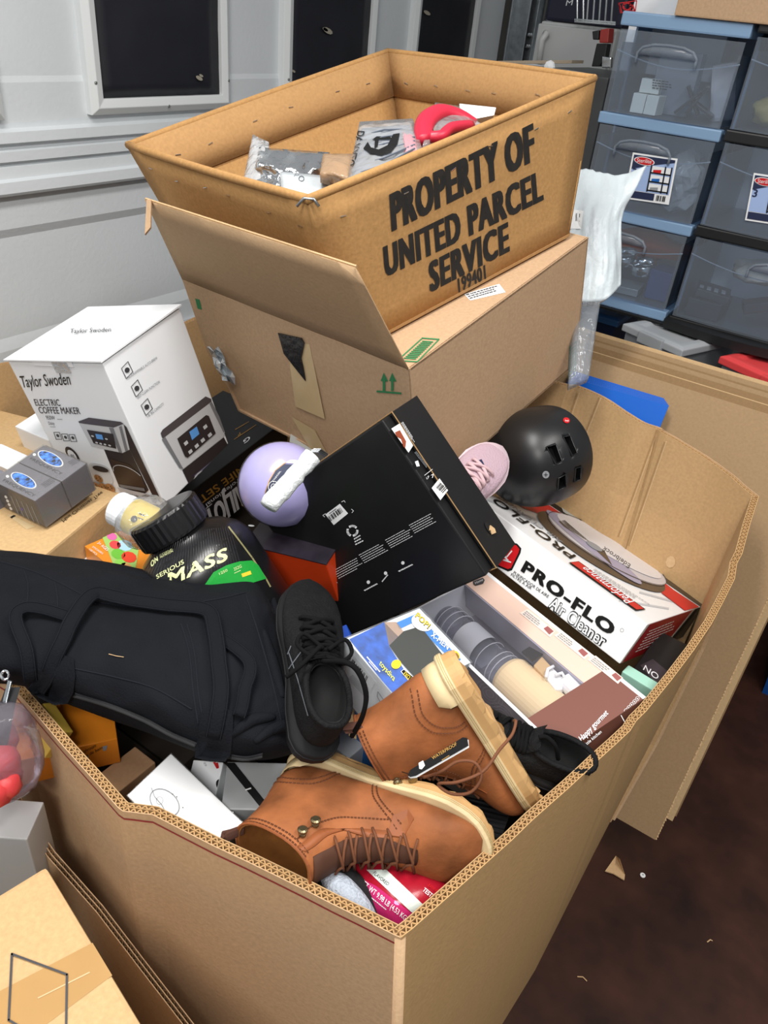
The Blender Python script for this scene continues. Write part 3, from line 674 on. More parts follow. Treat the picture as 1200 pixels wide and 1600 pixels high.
def base_left(p): return Vector((min(p.x, 1.34), YL - 0.03, 0.0))
bin_panel(front, Vector((1, 0, 0)), base_front, 1, stripe=(0.013, 0.0165))
bin_panel(right, Vector((0, 1, 0)), base_right, 2, rough=0.005, mats=[kraft('kraft_bin_side', 'BC9869')])
bw = bin_panel(back, Vector((-1, 0, 0)), base_back, 3, bulge=0.05)
bin_panel(left, Vector((0, -1, 0)), base_left, 4)
# creases of the back wall, drawn as flat dark lines edged lighter
pr = Print(bvh=bvh_of(bw), off=0.0004); CRS = kraft('kraft_crease', 'A07F58'); CRL = kraft('kraft_crease_light', 'C7A77E')
for a, c in (((1042, 680), (982, 852)), ((1026, 672), (966, 838)), ((905, 606), (880, 680)), ((936, 622), (905, 700))):
    pr = Print(bvh=bvh_of(bw), off=0.0004); pr.line([a, c], 2.2, CRS, 1); pr.line([(a[0] + 3, a[1]), (c[0] + 3, c[1])], 1.5, CRL, 1); pr.obj(bw, 'crease')
pr = Print(bvh=bvh_of(bw), off=0.0004); pr.ell((1048, 878), (7, 3), (-3, 9), CRL, 1, 9); pr.obj(bw, 'scuff')
# taped corner post of the front corner
c0 = Pz(627, 1466, ZF); b = MB()
b.tube([c0 + Vector((0.004, 0.004, -0.004)), Vector((0.430, 0.100, 0.0))], 0.0075, 8); b.obj('corner_fold', K_GAY, gay, sm=True)
# outer sheet standing against the front wall
t = thing('cardboard_sheet', (0.33, 0.5, 0), 'thick fluted cardboard sheet standing against the big bin front', 'cardboard')
XS = 0.318
sp = lambda x, y: Pp(x, y, Vector((XS, 0, 0)), Vector((1, 0, 0)))
edge = [sp(-60, 1190), sp(20, 1252), sp(30, 1276), sp(75, 1340), sp(150, 1425), sp(215, 1510), sp(300, 1620), sp(345, 1700)]
b = MB(); ed = []
for i in range(len(edge) - 1):
    for j in range(8): ed.append(edge[i].lerp(edge[i + 1], j / 8))
for k in (0.0, 0.0055, 0.011):
    b.grid([[p + Vector((k, 0, 0)) for p in ed], [Vector((XS + k, p.y, 0)) for p in ed]], thick=(0.0012, 0, 0))
b.obj('sheet_liners', K_GAY, t)
b = MB()
for i in range(len(ed) - 1):
    a = ed[i]; L = (ed[i + 1] - a).length; m_ = max(1, int(L / 0.009))
    for j in range(m_):
        p = a.lerp(ed[i + 1], j / m_); q = a.lerp(ed[i + 1], (j + .5) / m_); r_ = a.lerp(ed[i + 1], (j + 1) / m_)
        for k in (0.0012, 0.0067):
            for u, v in ((p + Vector((k, 0, 0)), q + Vector((k + .0042, 0, 0))), (q + Vector((k + .0042, 0, 0)), r_ + Vector((k, 0, 0)))):
                dz = Vector((0, 0, -0.0015)); w2 = Vector((0, 0.0009, 0))
                b.add([u + dz, v + dz, v + dz + w2, u + dz + w2, u + Vector((0, 0, -.02)), v + Vector((0, 0, -.02))], [(0, 1, 2, 3), (0, 1, 5, 4)])
b.obj('flutes', kraft('flute_dark', '8A6B48'), t, kind='stuff')

# ================================================================== left foreground
f = fr3((72, 1353), 0.60, (0, 1397), 0.60, (268, 1612), 0.60, 0.58, l1=0.34, l2=0.42)
nc = carton('kraft_carton', f, K_NEAR, 'taped kraft carton with printed hexagon outline in the lower left corner', 'carton', 0.006)
pr = f.top()
TAPE2 = M('clear_brown_tape', 'B58F5C', 0.18, nz=(12, 0.08), bump=(12, 0.3)); pr.poly([(155, 1468), (192, 1512), (20, 1640), (-60, 1640), (-60, 1580)], TAPE2, 0); pr.line([(60, 1560), (140, 1520)], 2, TAPE, 1)
pr.line([(19, 1492), (105, 1524), (103, 1640)], 3.6, DGREY, 3); pr.line([(19, 1492), (14, 1595), (60, 1622)], 3.6, DGREY, 3)
pr.obj(nc, 'tape_and_print')
f = fr3((42, 1312), 0.60, (-40, 1306), 0.60, (60, 1290), 0.60, 0.35, l1=0.2, l2=0.06)
carton('grey_box', f, M('grey_box', 'AFAFAE', 0.4), 'smooth light grey box at the left photo edge above the hexagon carton', 'box')
# bag with red contents and strap
rb = thing('clear_bag', Pz(10, 1260, 0.62), 'clear plastic bag holding red pieces at the left photo edge', 'bag')
cen = Pz(0, 1180, 0.74); r0 = RIGHT; d0 = (DOWN * 0.9).normalized()
blob('film', None, None, cen, (0.055, 0.045, 0.085), film('bag_film', 'E2DCE8', 0.86, 0.1, (30, 0.5)), 6, 0.12, 1.4, parent=rb)
for j, (x, y, k) in enumerate(((2, 1155, .022), (0, 1195, .026), (14, 1205, .018), (10, 1225, .017), (-12, 1235, .024), (-14, 1165, .025))): blob('red_piece', None, None, Pz(x, y, 0.73), (k, k, k), M('red_piece', 'C63A3C', 0.5, nz=(30, 0.2)), j, 0.3, parent=rb, sub=2)
st = thing('carry_strap', Pz(10, 1100, 0.74), 'black webbing strap with silver clasp hanging over the bin rim', 'strap')
b = MB(); p = [Pz(20, 1075, 0.80), Pz(12, 1100, 0.795), Pz(3, 1150, 0.76), Pz(-8, 1190, 0.72)]
b.tube(p, 0.010, 8, flat=0.2, nrm=-FWD); b.obj('webbing', M('webbing', '15161A', 0.8), st)
b = MB(); b.box(Pz(14, 1062, 0.815) , Pz(20, 1064, 0.815) - Pz(14, 1062, 0.815), Pz(6, 1096, 0.80) - Pz(14, 1062, 0.815), -FWD * 0.004); b.obj('clasp', STEEL, st, bevel=0.001)
b = MB(); b.tube([Pz(8 + 6 * math.cos(a), 1055 + 7 * math.sin(a), 0.818) for a in [k * math.pi / 6 for k in range(12)]], 0.0022, 6, closed=True); b.obj('ring', CHROME, st, sm=True)
# scraps on the floor
b = MB(); b.prism([Pz(945, 1362, .004), Pz(962, 1338, .004), Pz(968, 1343, .03), Pz(976, 1368, .004), Pz(975, 1376, .004), Pz(958, 1366, .004)], (0, 0, 0.003)); b.obj('cardboard_scrap', K_EDGE, None, label='torn kraft cardboard scrap on the dark floor', cat='scrap')
b = MB(); b.lathe([(0.006, 0), (0.0062, 0.002), (0.005, 0.003)], Pz(1004, 1368, 0.001), Vector((0, 0, 1)), 14); b.lathe([(0.002, 0.003), (0.002, 0.0034)], Pz(1004, 1368, 0.001), Vector((0, 0, 1)), 8, mat=1); b.obj('white_washer', [INKW, GREY], None, label='tiny white round washer on the dark floor', cat='washer')
for (a, c, l_) in (((902, 1526), (917, 1533), 'pale thread on the floor near the bin'), ((1105, 1472), (1113, 1470), 'tiny pale chip on the dark floor')):
    b = MB(); p = Pz(*a, .002); q = Pz(*c, .002); b.tube([p, p.lerp(q, .5) + Vector((.004, 0, .001)), q], 0.0012, 5); b.obj('floor_scrap', K_EDGE, None, label=l_, cat='scrap')

# ================================================================== middle carton and its flap
fc = frd((1.012, 0.591, 1.105), (0.11, 0.99, -0.02), 0.595, (0.96, -0.10, 0.24), 0.571, 0.297)
ct = thing('kraft_carton', fc.base(), 'large kraft carton with lifted flap, under the printed tote', 'carton')
th = 0.006
def panel(name, parent, pts, nrm, mt, t_=0.005, **k):
    b = MB(); b.prism(pts, nrm.normalized() * t_); return b.obj(name, mt, parent, **k)
P = fc.P
panel('front_panel', ct, [P(0, 0, 0), P(1, 0, 0), P(.97, 0, .55), P(.87, 0.01, 1), P(0, 0, 1)], fc.e2, K_CART, bevel=0.001)
panel('side_panel', ct, [P(0, 0, 0), P(0, 1, 0), P(0, 1, 1), P(0, 0, 1)], fc.e1, K_CART, bevel=0.001)
panel('side_panel', ct, [P(1, 0, 0), P(1, 1, 0), P(.87, 1, 1), P(.87, 0, 1)], -fc.e1, K_CART)
panel('back_panel', ct, [P(0, 1, 0), P(1, 1, 0), P(1, 1, 1), P(0, 1, 1)], -fc.e2, K_CART)
panel('bottom_panel', ct, [P(0, 0, 1), P(.87, 0, 1), P(.87, 1, 1), P(0, 1, 1)], -fc.e3, K_CART)
panel('top_flap', ct, [P(0, 0.01, 0), P(0.5, 0.01, 0), P(0.5, 0.99, 0), P(0, 0.99, 0)], fc.e3, K_CART)
panel('top_flap', ct, [P(0.505, 0.01, 0), P(1, 0.01, 0), P(1, 0.99, 0), P(0.505, 0.99, 0)], fc.e3, K_CART)
# lifted flap leaning on the tote
h0 = P(0, 0, 0); h1 = P(1, 0, 0); dd = px_of(h0)[2]
fl = [h0, h1, None, None]
u_ = (-fc.e3).normalized()
fa = Pd(555, 418, 1.10); fb_ = Pd(226, 312, 1.315)
n = 14; rows = []
for j in range(7):
    t_ = j / 6; row = []
    for i in range(n + 1):
        s_ = i / n; p = h0.lerp(h1, s_).lerp(fa.lerp(fb_, s_), t_)
        p = p + (CAM - p).normalized() * (0.010 * math.sin(math.pi * t_) * math.sin(math.pi * s_) + 0.004 * noise.noise(Vector((s_ * 6, t_ * 5, 0)))); row.append(p)
    rows.append(row)
b = MB(); b.grid(rows, thick=(0.005, 0.002, -0.001)); flap = b.obj('lifted_flap', kraft('kraft_flap', 'AE9170'), ct, sm=True)
b = MB(); top = rows[-1]
b.tube([p + Vector((0.003, 0, 0.001)) for p in top], 0.0022, 5); b.obj('torn_edge', K_EDGE, flap)
e_ = Pd(229, 312, 1.305); b = MB(); b.prism([e_, Pd(236, 312, 1.30), Pd(235, 355, 1.30), Pd(226, 366, 1.305)], FWD * 0.006); b.obj('folded_corner', K_CART, flap)
prf = fc.B(); prf.q = fc.P0
for q in ([(448, 532), (484, 538), (508, 655), (462, 635)], [(455, 650), (492, 672), (513, 712), (484, 700)]):
    prA = Print(fc.P0, -fc.e2); prA.poly(q, TAPE, 0); prA.obj(ct, 'tape_strip')
prA = Print(fc.P0, -fc.e2)
for x in (601, 614):
    prA.poly([(x - 6, 595), (x - 1, 582), (x + 6, 596)], GREENK); prA.line([(x - 0.5, 594), (x - 0.5, 609)], 4, GREENK)
prA.line([(590, 611), (627, 614)], 3, GREENK); prA.obj(ct, 'arrow_print'); prA = Print(fc.P0, -fc.e2); prA.poly([(305, 466), (312, 468), (316, 484), (309, 482)], GREENK)
prA.obj(ct)
prB = Print(fc.P0, -fc.e1)
prB.line([(890, 542), (900, 533), (898, 584), (888, 592)], 1.6, GREENK, closed=True)
for k in range(9): prB.line([(890, 548 + 4.6 * k), (898, 540 + 4.6 * k)], 2.4, GREENK)
for k in range(2): prB.line([(640, 650 + 20 * k), (660, 640 + 20 * k)], 0.01, K_CART)
prB.obj(ct)
prT = fc.top()
q4 = [(621, 564), (660, 529), (686, 531), (652, 566)]; prT.line(q4, 1.8, GREENK, closed=True)
for k in range(11):
    t_ = 0.12 + 0.075 * k; a = lerp(Vector(q4[0]), Vector(q4[1]), t_); c = lerp(Vector(q4[3]), Vector(q4[2]), t_); prT.line([tuple(a.lerp(c, .2)), tuple(a.lerp(c, .8))], 1.8, GREENK)
prT.obj(ct, 'green_stamp'); prT = fc.top(); prT.poly([(725, 460), (780, 444), (790, 457), (735, 470)], LABELW, 0); prT.dashes((728, 461), (776, 447), (736, 469), DGREY, 3, 2, 1)
prT.obj(ct, 'shipping_label')
# ragged black tape
b = MB(); bt = [(435, 520), (472, 528), (476, 536), (471, 560), (474, 572), (478, 595), (462, 575), (444, 552)]
b.prism([Pp(x, y, fc.P0 - fc.e2.normalized() * 0.002, fc.e2.normalized()) for x, y in bt], -fc.e2.normalized() * 0.0015); b.obj('black_tape', M('black_tape', '121214', 0.25, bump=(60, 0.8)), ct)
# silver film caught at the far end
SILV = M('silver_film', 'B9BFC3', 0.25, 0.55, bump=(25, 0.8))
b = MB(); rnd = random.Random(4); rows = []
for j in range(8):
    x, y = lerp(333, 358, j / 7), lerp(545, 598, j / 7); rows.append([Pd(x - 8 + 18 * i / 4 + rnd.uniform(-3, 3), y + rnd.uniform(-4, 4), 1.60 + rnd.uniform(-.02, .02)) for i in range(5)])
b.grid(rows, thick=(0.002, 0.002, 0)); b.obj('silver_wrapper', SILV, None, label='crumpled silver wrapper poking out beside the kraft carton', cat='wrapper')

# ================================================================== the printed tote on top
k_ = 1.10 / 1.3
PU = CAM + (Vector((1.075, 0.862, 1.307)) - CAM) * k_
fu = frd(PU, (0.21, 0.98, -0.03), 0.626 * k_, (0.95, -0.2, 0.23), 0.83 * k_, 0.262)
ups = thing('cardboard_tote', fu.base(), 'open worn kraft tote printed in large black letters, topmost of the heap', 'cardboard tote')
U = fu.P; T_ = 0.006; K_UPSI = kraft('kraft_tote_inside', 'AC8558', 0.1)
tw = {}
# measured corners of the opening
cF = U(0, 0, 0); cL = Pd(197, 227, px_of(U(1, 0, 0))[2]); cR = Pd(932, 122, px_of(U(0, 1, 0))[2]); cB = Pd(606, 80, px_of(U(1, 1, 0))[2])
ontop = lambda x, y: Pp(x, y, fc.P0 - fc.e3.normalized() * 0.006, fc.e3)
bF = ontop(566, 544) ; bL = ontop(322, 441); bR = ontop(889, 370); bB = bL + bR - bF
def wallU(name, a, c, d, e, inn):
    """a,c top corners, d,e bottom corners below a and c"""
    b = MB(); n = 10; rows = []
    for j in range(7):
        rows.append([a.lerp(c, i / n).lerp(d.lerp(e, i / n), j / 6) + inn * (-0.006 * math.sin(math.pi * i / n) * (1 - j / 6)) for i in range(n + 1)])
    b.grid(rows, thick=inn * T_); w_ = b.obj(name, K_UPS, ups, sm=True)
    # folded-over cuff inside
    b = MB(); rows = []
    for j in range(3):
        t_ = (0.0, 0.15, 0.30)[j]
        rows.append([a.lerp(c, i / n).lerp(d.lerp(e, i / n), t_) + inn * (T_ + 0.001 - 0.006 * math.sin(math.pi * i / n) * (1 - t_)) for i in range(n + 1)])
    b.grid(rows, thick=inn * 0.004); b.obj('inner_cuff', K_UPSI, w_, sm=True)
    b = MB(); b.tube([a.lerp(c, i / n) + inn * (0.004 - 0.006 * math.sin(math.pi * i / n)) for i in range(n + 1)], 0.0068, 8); b.obj('rolled_rim', K_UPS, w_, sm=True)
    rnd = random.Random(len(name) + int(a.x * 100))
    for i in range(6):
        s_ = (i + 0.6 + rnd.uniform(-.2, .2)) / 6.4; t_ = 0.16 + rnd.uniform(-.04, .04); p = a.lerp(c, s_).lerp(d.lerp(e, s_), t_)
        dr = (c - a).normalized() * 0.011 + (d - a).normalized() * rnd.uniform(-.003, .003); bow = 0.006 * math.sin(math.pi * s_) * (1 - t_)
        for sgn, base in ((-1, -bow), (1, T_ + 0.0055 - bow)):
            b = MB(); q = p + inn * (base + sgn * 0.0008); b.tube([q - dr * .5, q + dr * .5], 0.0009, 5); b.obj('staple', CHROME, w_)
    return w_
wA = wallU('front_wall', cF, cR, bF, bR, fu.e1.normalized())
wB = wallU('end_wall', cF, cL, bF, bL, fu.e2.normalized())
wC = wallU('end_wall', cR, cB, bR, bB, -fu.e2.normalized())
wD = wallU('back_wall', cL, cB, bL, bB, -fu.e1.normalized())
b = MB(); b.hexa([bF, bL, bB, bR] + [p - fc.e3.normalized() * 0.006 for p in (bF, bL, bB, bR)]); b.obj('floor_panel', K_UPSI, ups)
for c_ in (cF, cB):
    b = MB(); b.tube([c_ + Vector((0, 0, -0.008)) + RIGHT * -0.016, c_ + RIGHT * -0.006 + Vector((0, 0, 0.003)), c_ + RIGHT * 0.008 + Vector((0, 0, 0.002)), c_ + RIGHT * 0.016 + Vector((0, 0, -0.008))], 0.0022, 6); b.obj('corner_wire', STEEL, ups, sm=True)
# lettering on the front wall, riding the slightly bowed cardboard
bv = bvh_of(wA); pr = Print(bvh=bv, off=0.0006)
INK = M('tote_ink', '1A1714', 0.75, nz=(60, 0.5))
pr.text('PROPERTY OF', (611, 362), (836, 250), (607, 300), INK, 0.05, 0.6)
pr.text('UNITED PARCEL', (601, 433), (849, 312), (597, 383), INK, 0.05, 0.6)
pr.text('SERVICE', (671, 457), (796, 392), (668, 408), INK, 0.05, 0.6)
pr.text('199401', (716, 457), (759, 435), (714, 434), INK, 0.03, 0.6)
pr.obj(wA, 'lettering')
def Zm(x0, y0, s): return lambda x, y: (x0 + x * s, y0 + y * s)
def zl(z, pts): return [z(*p) for p in pts]
def scaled(P0, k): return CAM + (Vector(P0) - CAM) * k

# ================================================================== jumble deep in the bin that carries the heap, shade put into its dark colour
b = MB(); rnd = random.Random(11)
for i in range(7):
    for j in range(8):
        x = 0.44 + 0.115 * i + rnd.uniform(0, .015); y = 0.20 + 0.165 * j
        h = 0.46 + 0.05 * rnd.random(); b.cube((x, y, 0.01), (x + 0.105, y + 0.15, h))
b.obj('buried_packages', M('buried_shade', '2B241E', 0.8, nz=(6, 0.4)), None, label='packages coloured dark for the shade deep inside the big bin', cat='packages', kind='stuff')

# ================================================================== long kraft carton at the left with two words of print
fx = fr3((60, 876), 0.745, (-40, 846), 0.745, (200, 779), 0.745, 0.26, l1=0.50, l2=0.42)
xm = carton('kraft_carton', fx, K_NEAR, 'long kraft carton carrying the grey boxes beside the white coffee maker box', 'carton', 0.005)
z = Zm(0, 640, 1 / 6)
pr = fx.top(); pr.text('Mini Christmas Tree', z(575, 1040), z(950, 770), z(600, 1062), BLACK); pr.text('Green', z(780, 835), z(860, 780), z(795, 860), BLACK)
pr.obj(xm); pr = fx.top(); pr.poly(zl(z, [(60, 985), (110, 990), (330, 1100), (250, 1125)]), TAPE); pr.poly(zl(z, [(95, 1015), (130, 995), (150, 1000), (110, 1025)]), BLACK, 2)
pr.obj(xm, 'tape_strip')
# ================================================================== grey printed boxes in clear wrap
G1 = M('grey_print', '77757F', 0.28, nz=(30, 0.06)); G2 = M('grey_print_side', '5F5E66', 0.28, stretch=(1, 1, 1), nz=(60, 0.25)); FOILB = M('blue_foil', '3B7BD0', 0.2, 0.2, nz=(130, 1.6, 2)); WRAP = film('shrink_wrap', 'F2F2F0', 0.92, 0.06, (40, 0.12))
dg1 = Vector((-0.07, 1.0, -0.02)); dg2 = Vector((0.98, 0.07, 0.19)); Pg = scaled((0.627, 1.09, 0.814), 1.0)
labs = ('grey printed box with blue pattern, nearest of the pair on the kraft carton', 'grey printed box with blue pattern, tucked against the white coffee maker box', 'grey printed box cut off by the left photo edge')
n1 = dg1.normalized(); n2 = (dg2 - n1 * dg2.dot(n1)).normalized()
for i, o_ in enumerate((Vector((0, 0, 0)), n2 * 0.0605, n1 * 0.118 - n2 * 0.02 + Vector((0, 0, -0.012)))):
    f = frd(Pg + o_, dg1, 0.115, dg2, 0.059, 0.064); g = carton('printed_box', f, G1, labs[i], 'box', 0.0015, 'grey printed boxes')
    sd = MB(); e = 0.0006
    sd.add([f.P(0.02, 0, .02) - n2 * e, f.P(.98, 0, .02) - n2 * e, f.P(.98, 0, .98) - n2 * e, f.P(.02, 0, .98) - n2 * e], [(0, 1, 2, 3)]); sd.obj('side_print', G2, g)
    if i == 2: continue
    pr = f.top(off=0.0005); ox, oy = ((0, 0), (42, -34))[i]
    cx, cy = 37 + ox, 751 + oy
    pr.ell((cx, cy), (19, 11), (7, -7), INKW, 0); pr.ell((cx, cy), (17, 10), (6, -6), FOILB, 1)
    pr.ell((12 + ox, 745 + oy), (2.5, 1), (1, -2), INKW, 1)
    pr.text('FREQUENCY', (4 + ox, 752 + oy), (53 + ox, 777 + oy), (8 + ox, 748.5 + oy), DGREY)
    pr.dashes((64 + ox, 757 + oy), (84 + ox, 745 + oy), (72 + ox, 763 + oy), DGREY, 4, i, 1, 0.3)
    pr.obj(g)
    pr = f.A(); 
    if i == 0:
        for k in range(4): pr.ell((10 + 2.6 * k, 776 + 6 * k), (2.2, .5), (.6, 2.4), INKW, 1)
        for k in range(5): pr.line([(18 + 8 * k, 775 + 4 * k), (30 + 8 * k, 803 + 4 * k)], 1.2, GREY)
        pr.ell((35, 795), (2.4, .4), (.5, 2.5), M('lilac_ink', '6A5C9A', 0.5)); pr.obj(g)
    wv = MB(); e = 0.0012; wv.hexa([p for p in Fr(f.P0 - n1 * e - n2 * e + Vector((0, 0, e)), f.e1 * 1.02, f.e2 * 1.04, f.e3 * 1.01).cor()]); wv.obj('shrink_wrap', WRAP, g)
f = frd(Pz(75, 688, 0.80), dg1, 0.10, dg2, 0.06, 0.06); carton('white_box', f, WHITE, 'small white box peeking out behind the grey printed boxes', 'box')
f = frd(Pz(11, 733, 0.77), dg1, 0.08, dg2, 0.05, 0.05); carton('white_box', f, WHITE, 'white box corner at the left photo edge above the grey boxes', 'box')

# ================================================================== white coffee maker box
fk = frd((0.765, 1.044, 1.046), (-0.15, 0.96, -0.23), 0.236, (0.97, 0.18, 0.16), 0.222, 0.304)
cf = carton('coffee_maker_box', fk, WHITE, 'tall white box printed with a coffee maker, leaning at the left', 'box', 0.002)
n_ = -fk.e3.normalized(); b = MB()
lid = [fk.P(-0.015, -0.02, 0), fk.P(1.02, -0.02, 0), fk.P(1.02, 1.02, 0), fk.P(-0.015, 1.02, 0)]
b.hexa([p + n_ * (0.0035 if i in (0, 3) else 0.001) for i, p in enumerate(lid)] + [p + n_ * (0.0065 if i in (0, 3) else 0.003) for i, p in enumerate(lid)]); lo = b.obj('lid_flap', WHITE, cf)
b = MB(); b.box(fk.P(0.30, -0.004, -0.004), fk.e1 * 0.42, fk.e3 * 0.030, -fk.e2.normalized() * 0.0012); b.obj('tuck_tab', WHITE, cf)
b = MB(); b.box(fk.P(0.35, -0.010, -0.01), fk.e1 * 0.16, fk.e3 * 0.075, -fk.e2.normalized() * 0.0006); b.obj('clear_tape', film('clear_tape', 'F0F2F4', 0.75, 0.08, (80, 0.6)), cf)
z = Zm(0, 480, 380 / 1200)
SIL = M('print_silver', 'C6C7C9', 0.4); SILD = M('print_silver_dark', '77787C', 0.4); DK = M('print_dark', '2E2729', 0.4); DKB = M('print_brown', '3A2A22', 0.4); LCD = M('print_lcd', '5B9BE0', 0.4); CKY = M('print_cookie', 'A9794A', 0.6, nz=(160, 0.35)); PG = M('print_grey', '9DA1A8', 0.5); PV = M('print_violet', '6D6781', 0.5)
pr = Print(fk.P0 + n_ * 0.0065, n_); pr.text('Taylor Swoden', z(345, 130), z(548, 122), z(350, 108), BLACK, lay=1); pr.obj(cf)
pr = fk.A()
pr.text('Taylor Swoden', z(112, 395), z(352, 380), z(96, 335), BLACK, bold=0.004)
pr.text('ELECTRIC', z(178, 484), z(302, 486), z(166, 450), DGREY, bold=0.012); pr.text('COFFEE MAKER', z(198, 522), z(400, 526), z(187, 488), DGREY, bold=0.012)
pr.text('950W', z(232, 553), z(275, 554), z(225, 532), DGREY); pr.dashes(z(285, 553), z(320, 554), z(283, 545), GREY, 1); pr.text('Daisy', z(243, 578), z(272, 578), z(238, 562), DGREY); pr.dashes(z(250, 590), z(285, 591), z(248, 583), GREY, 1)
for c in ((287, 632), (325, 640), (361, 643)):
    pr.line(zl(z, [(c[0] - 20, c[1] - 16), (c[0] + 8, c[1] - 16), (c[0] + 20, c[1] + 18), (c[0] - 8, c[1] + 18)]), 0.9, DGREY, closed=True); pr.ell(z(*c), (2.4, .2), (.8, 2.6), DGREY, n=8)
pr.ell(z(360, 730), (10, 3), (6, 13.5), DK, 1); pr.ell(z(360, 730), (6.6, 2), (4, 9), WHITE, 2); pr.text('1.8L', z(343, 742), z(380, 742), z(336, 722), DGREY, lay=3)
pr.poly(zl(z, [(388, 562), (440, 543), (598, 564), (612, 574), (562, 592), (392, 570)]), M('print_lid', '4A4447', 0.4), 1)
pr.poly(zl(z, [(392, 571), (562, 593), (612, 576), (642, 700), (606, 718), (452, 683)]), SIL, 1); pr.poly(zl(z, [(540, 592), (562, 593), (606, 718), (590, 714)]), SILD, 2); pr.poly(zl(z, [(590, 588), (602, 582), (634, 704), (622, 712)]), SILD, 2)
pr.poly(zl(z, [(612, 576), (626, 590), (786, 930), (772, 962), (642, 702)]), DK, 1); pr.poly(zl(z, [(515, 700), (606, 718), (642, 702), (735, 900), (715, 920), (590, 885)]), DK, 1)
pr.poly(zl(z, [(432, 601), (562, 622), (577, 695), (466, 668)]), DK, 3); pr.poly(zl(z, [(475, 620), (508, 625), (516, 650), (482, 645)]), LCD, 4)
for x, y in ((482, 664), (502, 669), (523, 673), (546, 678), (462, 632), (530, 646)): pr.ell(z(x, y), (2.3, .4), (.5, 1.4), SIL, 4, n=8)
pr.poly(zl(z, [(548, 745), (640, 775), (700, 830), (722, 885), (690, 905), (600, 880), (565, 820)]), DKB, 2); pr.ring(z(640, 830), (24, 8), (6, 15), 1.1, SIL, 3, a0=180, a1=330); pr.poly(zl(z, [(590, 870), (715, 890), (720, 905), (600, 885)]), SILD, 3)
pr.poly(zl(z, [(580, 886), (735, 920), (784, 932), (772, 964), (612, 932)]), SIL, 2); pr.poly(zl(z, [(740, 926), (784, 932), (772, 964), (756, 960)]), SILD, 3); pr.text('Taylor Swoden', z(630, 922), z(690, 934), z(626, 910), DGREY, lay=4)
pr.ell(z(500, 820), (17, 4), (9, 17), M('print_cup', 'D8DADD', 0.4), 1); pr.ell(z(498, 792), (15, 3.4), (1, 6.6), SIL, 2); pr.ell(z(500, 795), (12.5, 2.8), (.5, 4.4), DK, 3)
for x, y, r in ((474, 880, 7.6), (515, 886, 7.6), (548, 888, 7.4), (490, 842, 6.6)):
    pr.ell(z(x, y), (r, r * .25), (r * .3, r * .9), CKY, 3, n=14)
    for k in range(4): pr.ell(z(x + 9 * math.cos(k * 1.7), y + 9 * math.sin(k * 1.7)), (1, .1), (.1, 1), DKB, 4, n=6)
pr.dashes(z(455, 912), z(610, 942), z(453, 903), GREY, 1, k=16)
pr.obj(cf)
pr = fk.B()
for c, t_, a, b_ in (((625, 310), 'PROGRAMMABLE AUTO-BREW', (628, 356), (775, 254)), ((673, 400), 'SELF-CLEAN FUNCTION', (677, 452), (787, 372)), ((722, 492), '1.8L BIG CAPACITY', (726, 545), (808, 480))):
    pr.line(zl(z, [(c[0] - 28, c[1] - 8), (c[0] + 4, c[1] - 42), (c[0] + 28, c[1] + 8), (c[0] - 4, c[1] + 42)]), 1.0, DGREY, closed=True); pr.ell(z(*c), (3.6, -2.4), (2, 3.6), DGREY, n=8)
    pr.text(t_, z(*a), z(*b_), z(a[0] - 5, a[1] - 13), GREY)
pr.poly(zl(z, [(790, 622), (800, 604), (1012, 440), (1040, 452), (1042, 466), (800, 650)]), M('print_lid', '4A4447', 0.4), 1)
pr.poly(zl(z, [(795, 652), (1042, 466), (1110, 602), (1102, 640), (897, 802), (880, 790)]), SIL, 1); pr.poly(zl(z, [(795, 652), (812, 640), (902, 798), (882, 792)]), SILD, 2); pr.poly(zl(z, [(1030, 476), (1042, 466), (1110, 602), (1100, 620)]), SILD, 2)
pr.poly(zl(z, [(870, 648), (1012, 532), (1026, 536), (1060, 622), (922, 742), (908, 736)]), DK, 3); pr.poly(zl(z, [(928, 615), (965, 588), (978, 625), (942, 655)]), LCD, 4)
for x, y in ((912, 670), (934, 712), (965, 684), (995, 656), (1030, 630), (1007, 590)): pr.poly(zl(z, [(x - 12, y), (x + 4, y - 14), (x + 12, y), (x - 4, y + 14)]), SIL, 4)
pr.poly(zl(z, [(897, 804), (1102, 642), (1168, 765), (1080, 890), (972, 962)]), DK, 1); pr.poly(zl(z, [(955, 830), (1125, 690), (1160, 765), (1080, 885), (978, 945)]), PV, 2)
pr.ring(z(1000, 890), (17, 4), (-4, 26), 2, SIL, 3, a0=150, a1=300); pr.ring(z(1120, 770), (14, -2), (-4, 26), 2, SIL, 3, a0=200, a1=350); pr.line(zl(z, [(1035, 775), (1075, 880)]), 1, DK, 3)
pr.obj(cf)

# ================================================================== black knife set box
fn = fr3((290, 775), 0.70, (452, 652), 0.72, (240, 690), 0.72, 0.14, l2=0.2)
kn = carton('knife_set_box', fn, BLKC, 'black box with upside down gold and white lettering behind the tub', 'box', 0.002)
z = Zm(340, 640, 0.1625)
pr = fn.A()
pr.text('KNIFE SET', z(300, 478), z(-190, 840), z(335, 540), GOLD, bold=0.03); pr.text('professional', z(225, 640), z(-120, 905), z(240, 672), INKW); pr.text('AILJOY', z(240, 690), z(-140, 985), z(290, 900), INKW, bold=0.04)
pr.line([z(-60, 905), z(-240, 1050)], 1, INKW); pr.obj(kn)
pr = fn.top(); pr.line([z(170, 195), z(300, 120)], 0.8, GOLD); pr.line([z(160, 290), z(370, 150)], 0.8, GOLD); pr.line([z(270, 440), z(470, 320)], 0.8, GOLD); pr.text('P', z(215, 222), z(190, 240), z(222, 245), GOLD); pr.text('G', z(305, 255), z(245, 300), z(318, 290), INKW, bold=0.03); pr.obj(kn)
